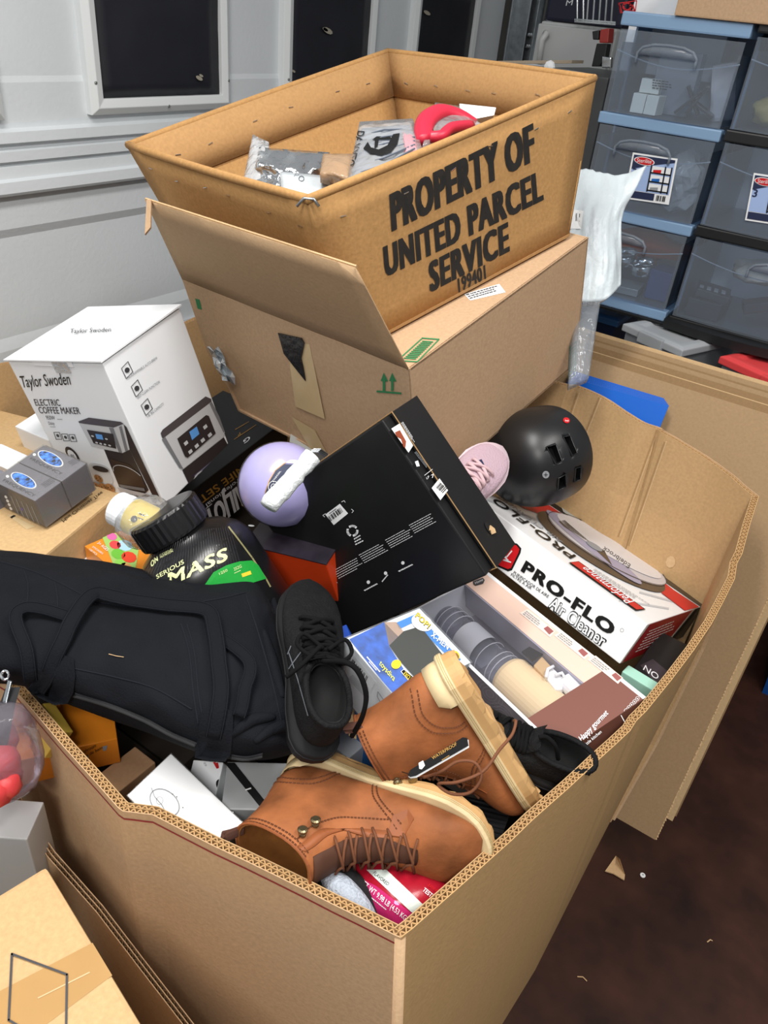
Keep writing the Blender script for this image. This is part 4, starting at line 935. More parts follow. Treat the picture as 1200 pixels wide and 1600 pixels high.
# ================================================================== orange fronted dark box
fo = fr3((383, 851), 0.76, (452, 868), 0.775, (335, 775), 0.765, 0.2, l1=0.17, l2=0.13)
og = carton('orange_box', fo, M('bright_orange', 'E4481C', 0.35), 'dark topped box with bright orange front behind the black tub', 'box', 0.002, body='body')
b = MB(); n_ = -fo.e3.normalized(); b.hexa([fo.P(-.01, -.01, 0), fo.P(1.01, -.01, 0), fo.P(1.01, 1.01, 0), fo.P(-.01, 1.01, 0)] + [p + n_ * 0.002 for p in (fo.P(-.01, -.01, 0), fo.P(1.01, -.01, 0), fo.P(1.01, 1.01, 0), fo.P(-.01, 1.01, 0))]); b.obj('dark_top', M('dark_violet_print', '241F28', 0.3, nz=(40, 0.4)), og)
pr = Print(fo.P0 + n_ * 0.002, n_)
for x, y in ((370, 826), (381, 824), (393, 822)): pr.ell((x, y), (5, .5), (-.3, 1.4), INKW, n=12)
pr.obj(og)
# ================================================================== animals game box, yellow jar
fa_ = fr3((132, 853), 0.70, (176, 834), 0.70, (204, 902), 0.70, 0.06, l1=0.10, l2=0.16)
an = carton('toy_box', fa_, M('toy_orange', 'E08A2A', 0.4), 'orange toy box with bright pictures beside the black tub', 'box', 0.0015)
pr = fa_.top()
z = Zm(120, 640, 1 / 3)
for c, r, mt in (((165, 598), 8, M('pk', 'D868A6', 0.5)), ((180, 637), 9, M('rd', 'D8484A', 0.5)), ((195, 680), 11, M('gn', '6CB83E', 0.5)), ((245, 695), 12, M('rd2', 'D8442A', 0.5)), ((225, 640), 12, M('sky', 'A8CFE0', 0.5)), ((230, 740), 9, M('tan', 'C79A5B', 0.5)), ((205, 720), 8, M('gn2', '8ACB55', 0.5))): pr.ell(z(*c), (r, r * .25), (-r * .2, r * .7), mt, 2, n=10)
pr.poly(zl(z, [(120, 600), (180, 580), (290, 660), (270, 790), (190, 780), (160, 700)]), M('gn3', '9CC56A', 0.5), 1)
pr.text('3+ AGES', z(95, 632), z(142, 668), z(108, 622), INKW, lay=3); pr.text('STICKERS', z(72, 650), z(120, 684), z(78, 643), INKW, lay=3); pr.text('120 PCS', z(58, 662), z(92, 688), z(64, 655), INKW, lay=3)
pr.obj(an); pr = fa_.B(); pr.text('ANIMALS', z(75, 738), z(185, 800), z(78, 712), INKW, 0.02); pr.obj(an)
f = fr3((100, 886), 0.67, (115, 878), 0.67, (125, 905), 0.67, 0.05, l1=0.05, l2=0.08); carton('white_box', f, WHITE, 'tiny white box corner above the duffel bag', 'box')
ax = (Pd(186, 793, 1.30) - Pd(245, 822, 1.28)).normalized()
jr = thing('label_jar', Pd(245, 830, 1.28), 'small white jar with yellow label in a clear bag beside the tub', 'jar')
jo = Pd(240, 822, 1.28)
b = MB(); b.lathe([(0.030, -0.02), (0.031, 0.0), (0.031, 0.06), (0.028, 0.066)], jo, ax, 28); jb = b.obj('jar_body', WHITE, jr, sm=False)
b = MB(); b.lathe([(0.0315, -0.018), (0.0315, 0.042)], jo, ax, 28, cap0=False, cap1=False); jl = b.obj('label_band', M('jar_yellow', 'E3C64A', 0.4), jr, sm=True)
b = MB(); b.lathe([(0.030, 0.060), (0.030, 0.075), (0.027, 0.078)], jo, ax, 28); b.obj('jar_cap', WHITE, jr, bevel=0.002)
pr = Print(bvh=bvh_of(jl)); pr.ell((210, 811), (5, 1.5), (-2, 5), BLACK, n=8); pr.line([(218, 803), (226, 806)], 2, BLACK); pr.line([(216, 809), (224, 812)], 1.2, BLACK); pr.obj(jr)
blob('clear_bag', None, None, jo + ax * 0.015, (0.052, 0.048, 0.042), film('bag_clear', 'EEF0F2', 0.82, 0.08, (40, 0.9)), 4, 0.12, 1.5, parent=jr)
# ================================================================== big black tub
aj = (RIGHT * -0.47 + DOWN * -0.80 + FWD * -0.30).normalized()
oj = Pd(331, 912, 1.31); KT = 1.10
jt = thing('supplement_tub', oj - aj * 0.10, 'large black protein powder tub with ribbed lid and green band', 'tub')
TUB = M('tub_black', '141416', 0.28, spec=0.5); 
b = MB(); b.lathe([(r * KT, h * KT) for r, h in [(0.085, -0.14), (0.096, -0.13), (0.096, 0.03), (0.0945, 0.045), (0.087, 0.062), (0.069, 0.080), (0.050, 0.090), (0.049, 0.100)]], oj, aj, 48); tb = b.obj('tub_body', TUB, jt, sm=True)
b = MB(); seg = 72
rings = []
ux = aj.orthogonal().normalized(); vx = aj.cross(ux)
for r_, h_ in ((0.0555, 0.098), (0.0565, 0.102), (0.0565, 0.134), (0.0535, 0.138), (0.047, 0.139)):
    rings.append([oj + aj * (h_ * KT) + (ux * math.cos(2 * math.pi * k / seg) + vx * math.sin(2 * math.pi * k / seg)) * (r_ * KT * (1 if k % 2 else (0.983 if 0.1 < h_ < 0.135 else 1))) for k in range(seg)])
b.loft(rings, True, True, True); b.obj('lid', TUB, jt, sm=False)
pr = Print(bvh=bvh_of(tb), off=0.0005); z = Zm(120, 640, 1 / 3)
LIM = M('pale_lime', 'DDE3A8', 0.5); GRB = M('band_green', '1F9A3A', 0.4); RIB = M('label_ribs', '2A2A2E', 0.3)
for k in range(34): pr.line(zl(z, [(372 + 10.4 * k, 655 - 4.2 * k + (0 if k < 22 else (k - 22) * 3)), (306 + 14.2 * k, 775 - 0.5 * k)]), 1.1, RIB, 0)
pr.text('ON', z(352, 742), z(384, 708), z(346, 715), LIM, 0.05, lay=1); pr.text('OPTIMUM', z(392, 688), z(452, 658), z(388, 678), LIM, 0.01, lay=1); pr.text('NUTRITION', z(394, 698), z(453, 668), z(391, 689), LIM, 0.01, lay=1)
pr.text('SERIOUS', z(378, 795), z(505, 722), z(372, 775), LIM, 0.02, lay=1); pr.text('MASS', z(430, 830), z(706, 705), z(428, 765), LIM, 0.05, lay=1)
pr.poly(zl(z, [(640, 762), (700, 730), (760, 712), (818, 708), (848, 730), (886, 793), (760, 830), (600, 820)]), GRB, 2, 8); pr.text('1250', z(668, 775), z(705, 757), z(664, 764), LIM, lay=3); pr.text('252G', z(735, 756), z(770, 740), z(731, 742), LIM, lay=3)
pr.poly(zl(z, [(768, 770), (810, 756), (816, 772), (774, 786)]), YELK, 3); pr.dashes(z(735, 766), z(770, 750), z(738, 772), LIM, 1, 3, 3)
pr.line(zl(z, [(712, 552), (760, 615), (820, 695), (886, 795), (905, 830)]), 2.4, M('label_edge', '8F8A62', 0.4), 1); pr.obj(tb)
# ================================================================== lavender container and foam roll
lv = thing('lavender_canister', Pd(440, 800, 1.32), 'glossy lavender rounded canister with navy label behind the black shoebox', 'canister')
LAV = M('lavender_gloss', 'AFA9DC', 0.22, spec=0.6)
al = (RIGHT * 0.28 + DOWN * 0.02 + FWD * -0.96).normalized(); ol = Pd(440, 757, 1.37)
b = MB(); b.lathe([(0.074, -0.03), (0.076, 0.0), (0.0745, 0.020), (0.064, 0.042), (0.052, 0.058), (0.036, 0.068), (0.018, 0.073), (0.0, 0.074)], ol, al, 48, cap1=False); lb = b.obj('shell', LAV, lv, sm=True)
b = MB(); b.lathe([(0.0765, -0.012), (0.0775, -0.004), (0.0765, 0.002)], ol, al, 48, cap0=False, cap1=False); b.obj('seam_ring', M('dark_ring', '3A3530', 0.4), lv, sm=True)
pr = Print(bvh=bvh_of(lb)); z = Zm(340, 640, 0.1625)
pr.poly(zl(z, [(640, 525), (880, 540), (900, 600), (520, 900), (462, 910), (465, 800), (500, 690), (560, 590)]), NAVY, 1, 6); pr.line(zl(z, [(455, 880), (462, 790), (498, 680), (555, 585), (640, 520), (700, 490)]), 1.2, GOLD, 2); pr.text('Luscor', z(525, 690), z(600, 590), z(545, 700), INKW, lay=3)
pr.ring(z(540, 745), (8, -2), (2, 9), 0.8, INKW, 3, 16); pr.ring(z(540, 745), (4, -1), (1, 5), 0.8, INKW, 3, 12); pr.poly(zl(z, [(650, 515), (700, 488), (900, 500), (880, 535)]), LABELW, 2, 6); pr.obj(lb)
fr_ = MB(); a = Pd(489, 712, 1.20); c = Pd(418, 792, 1.17); n = 10; rn = random.Random(3)
fr_.tube([a.lerp(c, i / n) + Vector((rn.uniform(-1, 1), rn.uniform(-1, 1), 0)) * 0.0012 for i in range(n + 1)], [0.0145 + rn.uniform(-.0012, .0012) for _ in range(n + 1)], 14)
fr_.obj('foam_roll', M('foam_white', 'E8EDED', 0.5, bump=(160, 0.8)), None, sm=True, label='rolled white foam wrap leaning on the lavender canister', cat='foam roll')
wt = thing('wire_bundle', Pd(500, 720, 1.33), 'thin grey bent wires beside the foam roll', 'wire')
for k in range(3):
    b = MB(); b.tube([Pd(484 + 3 * k, 706 - 2 * k, 1.30), Pd(497 + 2 * k, 706 - 2 * k, 1.30), Pd(512, 716 - 3 * k, 1.32)], 0.0015, 6); b.obj('wire', STEEL, wt)
f = fr3((450, 705), 0.80, (452, 690), 0.81, (480, 715), 0.80, 0.05, l1=0.08, l2=0.09); carton('grey_box', f, M('grey_card', 'A9ABA8', 0.5), 'grey carton corner squeezed under the large kraft carton', 'box')

# ================================================================== black shoebox
fs = frd((0.907, 0.346, 0.869), (-0.04, 0.73, 0.68), 0.292, (-0.08, 0.68, -0.73), 0.345, 0.108)
sb = thing('shoe_box', fs.base(), 'black shoebox standing on one corner with its printed bottom showing', 'shoebox')
b = MB(); b.hexa(fs.cor(0, 1, 0, 1, 0, 0.95)); b.obj('box_tray', BLKC, sb, bevel=0.003)
b = MB(); lc = fs.cor(-0.005, 1.005, -0.022, 1.022, 0.22, 1.0); o4 = lc[:4]; i4 = fs.cor(0.008, 0.992, -0.008, 1.008, 0.22, 0.98)[:4]
b.loft([o4, lc[4:]], True, False, True); b.loft([i4, fs.cor(0.008, 0.992, -0.008, 1.008, 0.22, 0.98)[4:]], True, False, True); b.loft([o4, i4], True); ldo = b.obj('lid', BLKC, sb)
b = MB(); b.tube(o4, 0.0013, 5, closed=True); b.obj('lid_edge', kraft('card_core', '9A7A52'), ldo)
pr = fs.top(); z = Zm(400, 620, 0.35)
pr.poly(zl(z, [(310, 525), (375, 477), (412, 520), (348, 572)]), LABELW, 0); pr.bars(z(335, 555), z(393, 510), z(322, 535), BLACK, 12, 3, 1); pr.dashes(z(330, 522), z(372, 492), z(326, 515), DGREY, 1)
for a_, b_, c_ in (((300, 528), (312, 520), (308, 535)), ((395, 462), (384, 468), (400, 470)), ((437, 508), (430, 516), (428, 500))): pr.line([z(*b_), z(*a_), z(*c_)], 0.8, INKW)
pr.obj(sb, 'barcode_label'); pr = fs.top()
for k in range(3): pr.ring(z(432, 597), (7.5, -1.5), (1.5, 7.5), 3.4, INKW, 1, 5, 120 * k + 8, 120 * k + 88)
for k, t_ in enumerate(('Recycle', 'Papier', 'Bitte hier')): pr.dashes(z(438 + 3 * k, 632 + 12 * k), z(468 + 6 * k, 614 + 12 * k), z(441 + 3 * k, 640 + 12 * k), INKW, 1, k, 1, .6, 4)
pr.obj(sb, 'recycling_print'); pr = fs.top()
for k, (x, y) in enumerate(((262, 828), (345, 775), (460, 705), (578, 638), (684, 572))): pr.dashes(z(x, y), z(x + (85 if k == 0 else 112), y - (38 if k == 0 else 60)), z(x + 30, y + 42), INKW, 5, k + 5, 1, 0.24, 12)
pr.obj(sb, 'address_print'); pr = fs.top()
for x, y, l_ in ((503, 826, 58), (580, 786, 26), (657, 740, 62)): pr.ell(z(x, y), (2.6, -.8), (.8, 2.8), INKW, n=8); pr.dashes(z(x - 15 - l_ * .1, y + 36), z(x - 15 + l_ * .9, y + 5), z(x - 12, y + 42), INKW, 1, 2, 1, .6, 8)
pr.obj(sb)
qs = fs.P(0, -0.022, 0.5); pr = Print(qs, -fs.e2)
pr.poly(zl(z, [(603, 143), (640, 120), (700, 218), (680, 250)]), LABELW, 0); pr.poly(zl(z, [(618, 160), (640, 150), (668, 200), (664, 232), (655, 222), (645, 190), (625, 178)]), M('boot_print', '8A3E22', 0.6), 1); pr.poly(zl(z, [(783, 408), (818, 365), (856, 418), (822, 462)]), LABELW, 0); pr.bars(z(800, 405), z(832, 432), z(820, 383), BLACK, 9, 8, 1)
pr.dashes(z(645, 118), z(702, 208), z(656, 112), INKW, 3, 3, 1, .4, 10); pr.poly(zl(z, [(708, 290), (722, 285), (730, 310), (716, 312)]), INKW); pr.text('7', z(782, 365), z(795, 358), z(778, 350), INKW, 0.01); pr.text('LP', z(760, 370), z(772, 362), z(757, 360), INKW); pr.line(zl(z, [(750, 352), (785, 325)]), .7, INKW); pr.dashes(z(705, 250), z(760, 320), z(716, 244), GREY, 3, 6, 1, .3)
pr.obj(ldo); hb = MB(); hb.lathe([(0.0001, 0.0), (0.012, 0.0005)], Pp(*z(1040, 588), qs - fs.e2.normalized() * 0.001, fs.e2), -fs.e2, 18, cap0=False, cap1=False, u=fs.e1, sq=0.55); hb.obj('finger_hole', M('hole_shade', '060606', 0.9), ldo)  # flat near-black disc gives the shade inside the finger hole
hb = MB(); hb.prism([Pp(*z(x, y), qs - fs.e2.normalized() * 0.002, fs.e2) for x, y in ((1043, 575), (1062, 590), (1068, 608), (1052, 615), (1046, 600), (1040, 596))], -fs.e2.normalized() * 0.002); hb.obj('torn_tab', K_EDGE, ldo)
# ================================================================== air cleaner box
fp = frd(scaled((1.06, 0.115, 0.797), 1.10), (0.2, 0.97, 0.12), 0.395 * 1.10, (0.9, -0.13, -0.41), 0.434 * 1.10, 0.083 * 1.10)
pf = carton('air_cleaner_box', fp, M('white_gloss_card', 'F0F1F2', 0.22, spec=0.5), 'glossy white and red car part box with an oval air filter picture', 'box', 0.002)
z = Zm(740, 720, 380 / 1200)
pr = fp.A()
pr.text('PRO-FLO', z(232, 542), z(676, 866), z(262, 487), BLACK, 0.1); pr.text('PURIFICADOR DE AIRE', z(196, 556), z(368, 678), z(203, 542), BLACK, 0.01); pr.text('FILTRE A AIR', z(184, 566), z(284, 638), z(190, 552), BLACK, 0.01)
pr.text('Air Cleaner', z(366, 722), z(640, 926), z(396, 660), BLACK, 0.06, 0.8, lay=2); pr.text('Air Cleaner', z(372, 718), z(636, 920), z(398, 666), WHITE, 0.012, 0.8, lay=3)
pr.poly(zl(z, [(105, 515), (180, 402), (215, 408), (236, 432), (232, 455), (190, 540), (170, 546)]), BLACK, 0); pr.poly(zl(z, [(112, 510), (182, 412), (212, 416), (227, 436), (222, 455), (186, 528), (170, 534)]), RED, 1); pr.line(zl(z, [(190, 445), (165, 475), (150, 470), (172, 490), (150, 490), (185, 500)]), 2, INKW, 2); pr.ring(z(733, 835), (2.6, .9), (-.9, 2.6), .6, GREY, 1, 12)
pr.obj(pf)
pr = fp.B(); cr4 = [px_of(p)[:2] for p in (fp.P(0, 0, 0.0), fp.P(0, 1, 0), fp.P(0, 1, 1), fp.P(0, 0, 1))]
e = lambda u, v: tuple(Vector(cr4[0]) * (1 - u) * (1 - v) + Vector(cr4[1]) * u * (1 - v) + Vector(cr4[2]) * u * v + Vector(cr4[3]) * (1 - u) * v)
pr.poly([e(.04, .01), e(.72, .01), e(.66, .99), e(.02, .99)], M('deep_red', 'A3141C', 0.35), 0); pr.poly([e(.76, .01), e(1, .01), e(1, .99), e(.70, .99)], BLACK, 0)
pr.dashes(e(.12, .22), e(.58, .16), e(.14, .85), INKW, 7, 4, 1, .35, 10); pr.obj(pf)
pr = fp.top()
pr.poly(zl(z, [(150, 176), (316, 184), (442, 268), (320, 262), (255, 240)]), RED, 1); pr.poly(zl(z, [(326, 186), (422, 192), (600, 340), (450, 268)]), BLACK, 1); pr.poly(zl(z, [(420, 192), (1165, 705), (1120, 722), (960, 612), (600, 345)]), M('black_brown', '2A2320', 0.35), 1)
pr.poly(zl(z, [(935, 600), (985, 640), (1112, 724), (1040, 742), (925, 655)]), RED, 2)
for a_, b_ in (((60, 190), (330, 300)), ((200, 250), (330, 330)), ((720, 690), (960, 730)), ((820, 650), (1000, 700))): pr.line([z(*a_), z(*b_)], 3, M('pale_silver', 'BFC2C6', 0.35), 0)
cz = z(628, 452)
pr.ell(cz, (97, 62), (24, -13), M('filter_dark', '3A322E', 0.3), 3, 40); pr.ell(z(655, 440), (90, 56), (21, -12), M('filter_grey', 'C4C2C8', 0.3), 4, 40); pr.ell(z(590, 432), (74, 58), (9, -5), M('filter_lilac', '9D9BB5', 0.3), 5, 30); pr.poly(zl(z, [(415, 305), (445, 300), (560, 400), (640, 450), (680, 525), (560, 410), (440, 330)]), M('filter_dark', '3A322E', 0.3), 6); pr.ell(z(665, 428), (80, 50), (14, -8), M('filter_lid', 'D9D8DC', 0.3), 6, 36)
pr.ell(z(590, 430), (12, 8), (4, -2), GREY, 7, 16); pr.ring(z(655, 440), (90, 56), (21, -12), .8, DGREY, 7, 40); pr.text('Edelbrock', z(770, 520), z(640, 430), z(758, 540), DGREY, lay=7)
pr.poly(zl(z, [(466, 506), (516, 500), (846, 738), (798, 744)]), BLACK, 3); pr.poly(zl(z, [(474, 507), (514, 503), (836, 736), (800, 740)]), RED, 4); pr.text('Performance', z(790, 700), z(560, 530), z(745, 712), INKW, 0.01, lay=5)
pr.text('PRO-FLO', z(505, 474), z(118, 192), z(474, 488), BLACK, 0.04, lay=3); pr.text('AIR CLEANER', z(440, 404), z(150, 190), z(425, 410), GREY, lay=3); pr.dashes(z(580, 545), z(850, 720), z(600, 535), GREY, 3, 3, 3, .35, 14)
pr.poly(zl(z, [(420, 208), (452, 208), (610, 330), (590, 350), (530, 320), (440, 255)]), M('silver_tag', 'A9B0AE', 0.4), 3); pr.dashes(z(430, 215), z(590, 330), z(440, 212), DGREY, 2, 9, 4)
pr.obj(pf)
# small box tucked at the right
f = fr3((1036, 1076), 0.60, (1080, 1010), 0.60, (985, 1050), 0.60, 0.10)
c = carton('dark_box', f, BLKC, 'black box with white letters wedged beneath the red end of the white box', 'box')
pr = f.top(); pr.poly([(1000, 1040), (1020, 1030), (1044, 1050), (1028, 1072)], M('dark_panel', '3A3238', 0.4)); pr.text('ON', (1030, 1056), (1008, 1040), (1026, 1064), INKW, lay=2); pr.obj(c)
f = fr3((1024, 1081), 0.615, (1034, 1070), 0.615, (975, 1046), 0.615, 0.10); carton('mint_box', f, M('mint_card', '9FD0BE', 0.5), 'mint green box edge beside the kitchen tool box', 'box')

# ================================================================== kitchen tool window box
fg = frd((0.829, 0.140, 0.679), (0.3967, 0.9146, -0.0782), 0.405, (0.9079, -0.3783, 0.1805), 0.180, 0.095)
gb = thing('kitchen_tool_box', fg.base(), 'window box showing a cream kitchen grinder beside the white car part box', 'box')
PATT = M('lilac_pattern', 'A39AA2', 0.5); INNER = M('box_inner', 'A4A2AE', 0.55)
b = MB(); t_ = 0.002
b.hexa(fg.cor(0, 1, 0, 0.012, 0, 1)); b.obj('pattern_side', PATT, gb)
b = MB(); b.hexa(fg.cor(0, 1, 0.985, 1, 0, 1)); b.obj('back_side', WHITE, gb)
b = MB(); b.hexa(fg.cor(0, 0.01, 0.012, 0.985, 0, 1)); b.obj('end_side', M('cocoa_card', '7B5046', 0.45), gb)
b = MB(); b.hexa(fg.cor(0.99, 1, 0.012, 0.985, 0, 1)); b.obj('end_side', WHITE, gb)
b = MB(); b.hexa(fg.cor(0.01, 0.99, 0.012, 0.985, 0.985, 1)); b.obj('inner_tray', INNER, gb)
b = MB(); b.hexa(fg.cor(0.0, 1.0, 0.70, 1.0, -0.012, 0.0)); b.obj('top_strip', M('blush_card', 'E3C4B4', 0.45), gb)
b = MB(); b.hexa(fg.cor(0.0, 1.0, 0.97, 1.01, -0.014, 0.0)); b.hexa(fg.cor(0.0, 1.0, -0.006, 0.028, -0.014, 0.0)); b.obj('white_border', WHITE, gb)
b = MB(); b.hexa(fg.cor(0.0, 0.20, 0.028, 0.97, -0.016, -0.002)); b.obj('cocoa_label', M('cocoa_card', '7B5046', 0.45), gb)
b = MB(); b.grid([[fg.P(0.20 + 0.795 * i / 6, 0.028 + 0.672 * j / 4, -0.004) for i in range(7)] for j in range(5)]); b.obj('window_film', film('window_film', 'F0F0F6', 0.95, 0.05, (14, 0.2)), gb)
b = MB(); b.hexa(fg.cor(0.2, 0.99, 0.685, 0.70, 0, 0.6)); b.obj('inner_wall', INNER, gb)
z = Zm(660, 900, 380 / 1200)
pr = Print(fg.P0 - fg.e3.normalized() * 0.0014, -fg.e3)
pr.text('Happy gourmet', z(785, 822), z(918, 682), z(768, 795), INKW, 0.02); pr.text('little kitchen', z(806, 842), z(885, 775), z(797, 828), INKW); pr.line([z(980, 690), z(1000, 727)], 1, INKW)
pr.clip = [px_of(fg.P(*c))[:2] for c in ((0, .03, -.016), (.2, .03, -.016), (.2, .97, -.016), (0, .97, -.016))]
for k in range(5): pr.ring(z(1004 + 14 * k, 668 - 15 * k), (2.6, 1), (-1.4, 3.4), .7, INKW, 1, 12); pr.ell(z(1004 + 14 * k, 668 - 15 * k), (1, .4), (-.5, 1.3), INKW, 1, 6)
pr.obj(gb)
pr = Print(fg.P0 - fg.e3.normalized() * 0.0010, -fg.e3)
for k, (x, y) in enumerate(((480, 190), (650, 300), (815, 420))):
    pr.poly(zl(z, [(x, y - 5), (x + 40, y - 25), (x + 175, y + 85), (x + 150, y + 115)]), M('blush_light', 'EAD9CF', 0.45), 1); pr.dashes(z(x + 15, y), z(x + 90, y + 58), z(x + 38, y - 18), GREY, 3, k + 2, 2, .5, 6); pr.poly(zl(z, [(x + 118, y + 72), (x + 138, y + 60), (x + 168, y + 86), (x + 146, y + 102)]), M('rose_ink', '9A5A58', 0.5), 2)
pr.obj(gb)
pr = fg.A()
LILA = M('lilac_line', 'BBB3BA', 0.5)
for c in ((300, 440), (335, 580), (450, 560), (560, 690), (390, 690), (680, 800), (520, 800), (640, 900), (230, 400)):
    for r in (6, 11, 16, 21): pr.ring(z(*c), (r, r * .55), (-r * .1, r * .85), .9, LILA, 1, 14)
pr.obj(gb)
pr = Print(fg.P(0, 0.85, -0.012), -fg.e3); pr.poly(zl(z, [(250, 28), (298, 10), (308, 22), (300, 40), (262, 50), (252, 42)]), DGREY, 1); pr.text('Home', z(262, 44), z(300, 26), z(258, 32), INKW, lay=2); pr.obj(gb)
# the grinder inside
ga = fg.e1.normalized(); gc = fg.P(0.5, 0.37, 0.50); gr = thing('spice_grinder', fg.P(0.5, 0.37, 0.95), 'cream electric grinder with clear jar inside the window box', 'grinder')
CRM = M('cream_plastic', 'F0D6A6', 0.3); Lg = fg.e1.length
b = MB(); b.lathe([(0.039, -Lg * .44), (0.0405, -Lg * .43), (0.0405, -Lg * .02), (0.037, Lg * .0)], gc, ga, 36); gbody = b.obj('motor_body', CRM, gr, sm=False)
CLR = film('jar_clear', 'E4E6EC', 0.88, 0.06, (10, 0.15))
b = MB(); b.lathe([(0.0325, 0.0), (0.0335, 0.01), (0.0335, Lg * .10), (0.031, Lg * .11), (0.031, Lg * .44), (0.026, Lg * .47)], gc, ga, 32, cap0=False); b.obj('clear_jar', CLR, gr, sm=True)
b = MB(); b.lathe([(0.0345, Lg * .17), (0.0345, Lg * .30)], gc, ga, 32, cap0=False, cap1=False); bn = b.obj('white_band', M('band_white', 'D5D8DB', 0.35), gr, sm=True)
for h in (0.03, 0.06, 0.13, 0.35, 0.39, 0.43):
    b = MB(); b.tube([gc + ga * (Lg * h) + (fg.e2.normalized() * math.cos(a) + fg.e3.normalized() * math.sin(a)) * 0.0345 for a in [2 * math.pi * k / 24 for k in range(24)]], 0.0009, 5, closed=True); b.obj('jar_ring', film('jar_ring_clear', 'E6E8EE', 0.3, 0.1, None), gr)
pr = Print(bvh=bvh_of(bn)); pr.text('MINI', z(258, 240), z(298, 212), z(255, 222), GREY); pr.obj(gr)
def onbox(x, y, c_): return Pp(x, y, fg.P(0, 0, c_), fg.e3)
b = MB(); b.prism([onbox(*z(*p), 0.06) for p in ((490, 372), (528, 348), (595, 385), (540, 418))], fg.e3.normalized() * 0.003); b.obj('display', BLKP, gr)
b = MB(); b.lathe([(0.017, 0), (0.017, 0.062), (0.014, 0.064)], onbox(*z(835, 645), 0.30), (onbox(*z(735, 545), 0.22) - onbox(*z(835, 645), 0.30)), 20); no = b.obj('white_cup', M('cup_white', 'F0F1F0', 0.35), gr, sm=False)
b = MB(); b.prism([onbox(*z(*p), 0.10) for p in ((600, 490), (640, 450), (700, 505), (690, 560), (655, 560))], fg.e3.normalized() * 0.02); b.obj('blade_holder', M('cup_white', 'F0F1F0', 0.35), gr, bevel=0.002)
for a_, b_, c_ in (((610, 500), (618, 460), (648, 445)), ((655, 490), (690, 478), (700, 500))):
    b = MB(); b.tube([onbox(*z(*p), 0.03) for p in (a_, b_, c_)], 0.003, 8); b.obj('prong', M('cup_white', 'F0F1F0', 0.35), gr, sm=True)
b = MB(); b.prism([onbox(*z(*p), 0.12) for p in ((548, 440), (590, 395), (640, 450), (600, 495))], fg.e3.normalized() * 0.02); b.obj('switch_recess', M('cream_dark', 'CFAE7E', 0.4), gr, bevel=0.002)

# ================================================================== collectible figure box
ff = frd((0.655, 0.338, 0.809), (0.25, 0.95, 0.19), 0.120, (0.96, -0.22, -0.14), 0.156, 0.088)
fb = carton('figure_box', ff, WHITE, 'blue and white collectible figure box with dark window, numbered 553', 'box', 0.001)
z = Zm(520, 900, 0.25); TB = M('toy_blue', '1F5CB8', 0.35, nz=(60, 0.5)); TB2 = M('toy_blue_light', '2C86D6', 0.35)
pr = ff.top()
pr.poly(zl(z, [(102, 398), (320, 292), (415, 390), (350, 440), (425, 560), (520, 700), (400, 776)]), TB, 1); pr.poly(zl(z, [(395, 295), (520, 240), (535, 275), (415, 335)]), TB2, 1); pr.poly(zl(z, [(560, 350), (605, 325), (800, 525), (760, 545)]), TB2, 1)
pr.poly(zl(z, [(440, 350), (545, 318), (735, 560), (620, 612), (555, 690), (425, 545), (350, 440)]), M('window_dark', '4A4C4A', 0.15, spec=0.6), 2); pr.poly(zl(z, [(320, 292), (395, 290), (440, 350), (350, 440), (415, 390)]), M('warm_panel', 'B79A86', 0.4), 1)
pr.ell(z(555, 298), (15, 9), (-7, 10), INKW, 3); pr.text('POP!', z(508, 262), z(590, 342), z(530, 232), BLACK, 0.06, lay=4); pr.text('POP!', z(510, 262), z(588, 338), z(530, 236), YELK, 0.02, lay=5)
pr.text('X-MEN', z(606, 382), z(712, 470), z(625, 352), INKW, 0.03, lay=4); pr.ell(z(755, 505), (8, 4), (-3, 7), YELK, 4); pr.text('553', z(724, 502), z(766, 536), z(738, 478), BLACK, 0.03, lay=5)
YLW = M('script_yellow', 'DFE05A', 0.5)
pr.text('toysdiva', z(284, 560), z(376, 668), z(300, 530), YLW, 0.01, lay=4); pr.dashes(z(206, 516), z(310, 636), z(216, 508), INKW, 1, 3, 4, .6, 14); pr.dashes(z(220, 546), z(270, 604), z(226, 540), INKW, 1, 5, 4, .6, 8)
pr.ell(z(392, 560), (6, 4), (-5, 6), YELK, 4); pr.poly(zl(z, [(420, 603), (440, 588), (552, 682), (505, 706)]), INKW, 3); pr.poly(zl(z, [(425, 604), (440, 593), (546, 682), (506, 702)]), BLACK, 4); pr.text('EXCLUSIVE', z(434, 626), z(510, 700), z(450, 606), YELK, 0.02, lay=5)
pr.obj(fb)
pr = ff.A()
pr.poly(zl(z, [(85, 470), (105, 458), (270, 660), (240, 720)]), LABELW, 1); pr.bars(z(95, 520), z(215, 660), z(108, 490), BLACK, 14, 5, 2); pr.dashes(z(100, 640), z(210, 760), z(130, 610), GREY, 5, 6, 1, .35, 8); pr.bars(z(190, 850), z(255, 935), z(202, 825), BLACK, 9, 2, 1); pr.ring(z(280, 825), (4, 1), (-1, 5), 1.6, DGREY, 1, 10, 20, 300); pr.line(zl(z, [(285, 720), (340, 800), (310, 800), (280, 750)]), .8, GREY, 1, True)
pr.obj(fb)
b = MB(); b.hexa(Fr(ff.P(-.01, -.01, -.02), ff.e1 * 1.02, ff.e2 * 1.02, ff.e3 * 1.02).cor()); b.obj('clear_sleeve', film('sleeve_clear', 'F4F6F8', 0.93, 0.04, None), fb)
f = fr3((541, 975), 0.76, (520, 985), 0.75, (548, 1005), 0.76, 0.12, l1=0.08, l2=0.05); c = carton('blue_box', f, M('pack_blue', '1846A8', 0.4), 'deep blue packet edge behind the black running shoe', 'packet'); pr = f.top(); pr.ell((527, 993), (4, 1), (-1, 5), YELK); pr.obj(c)
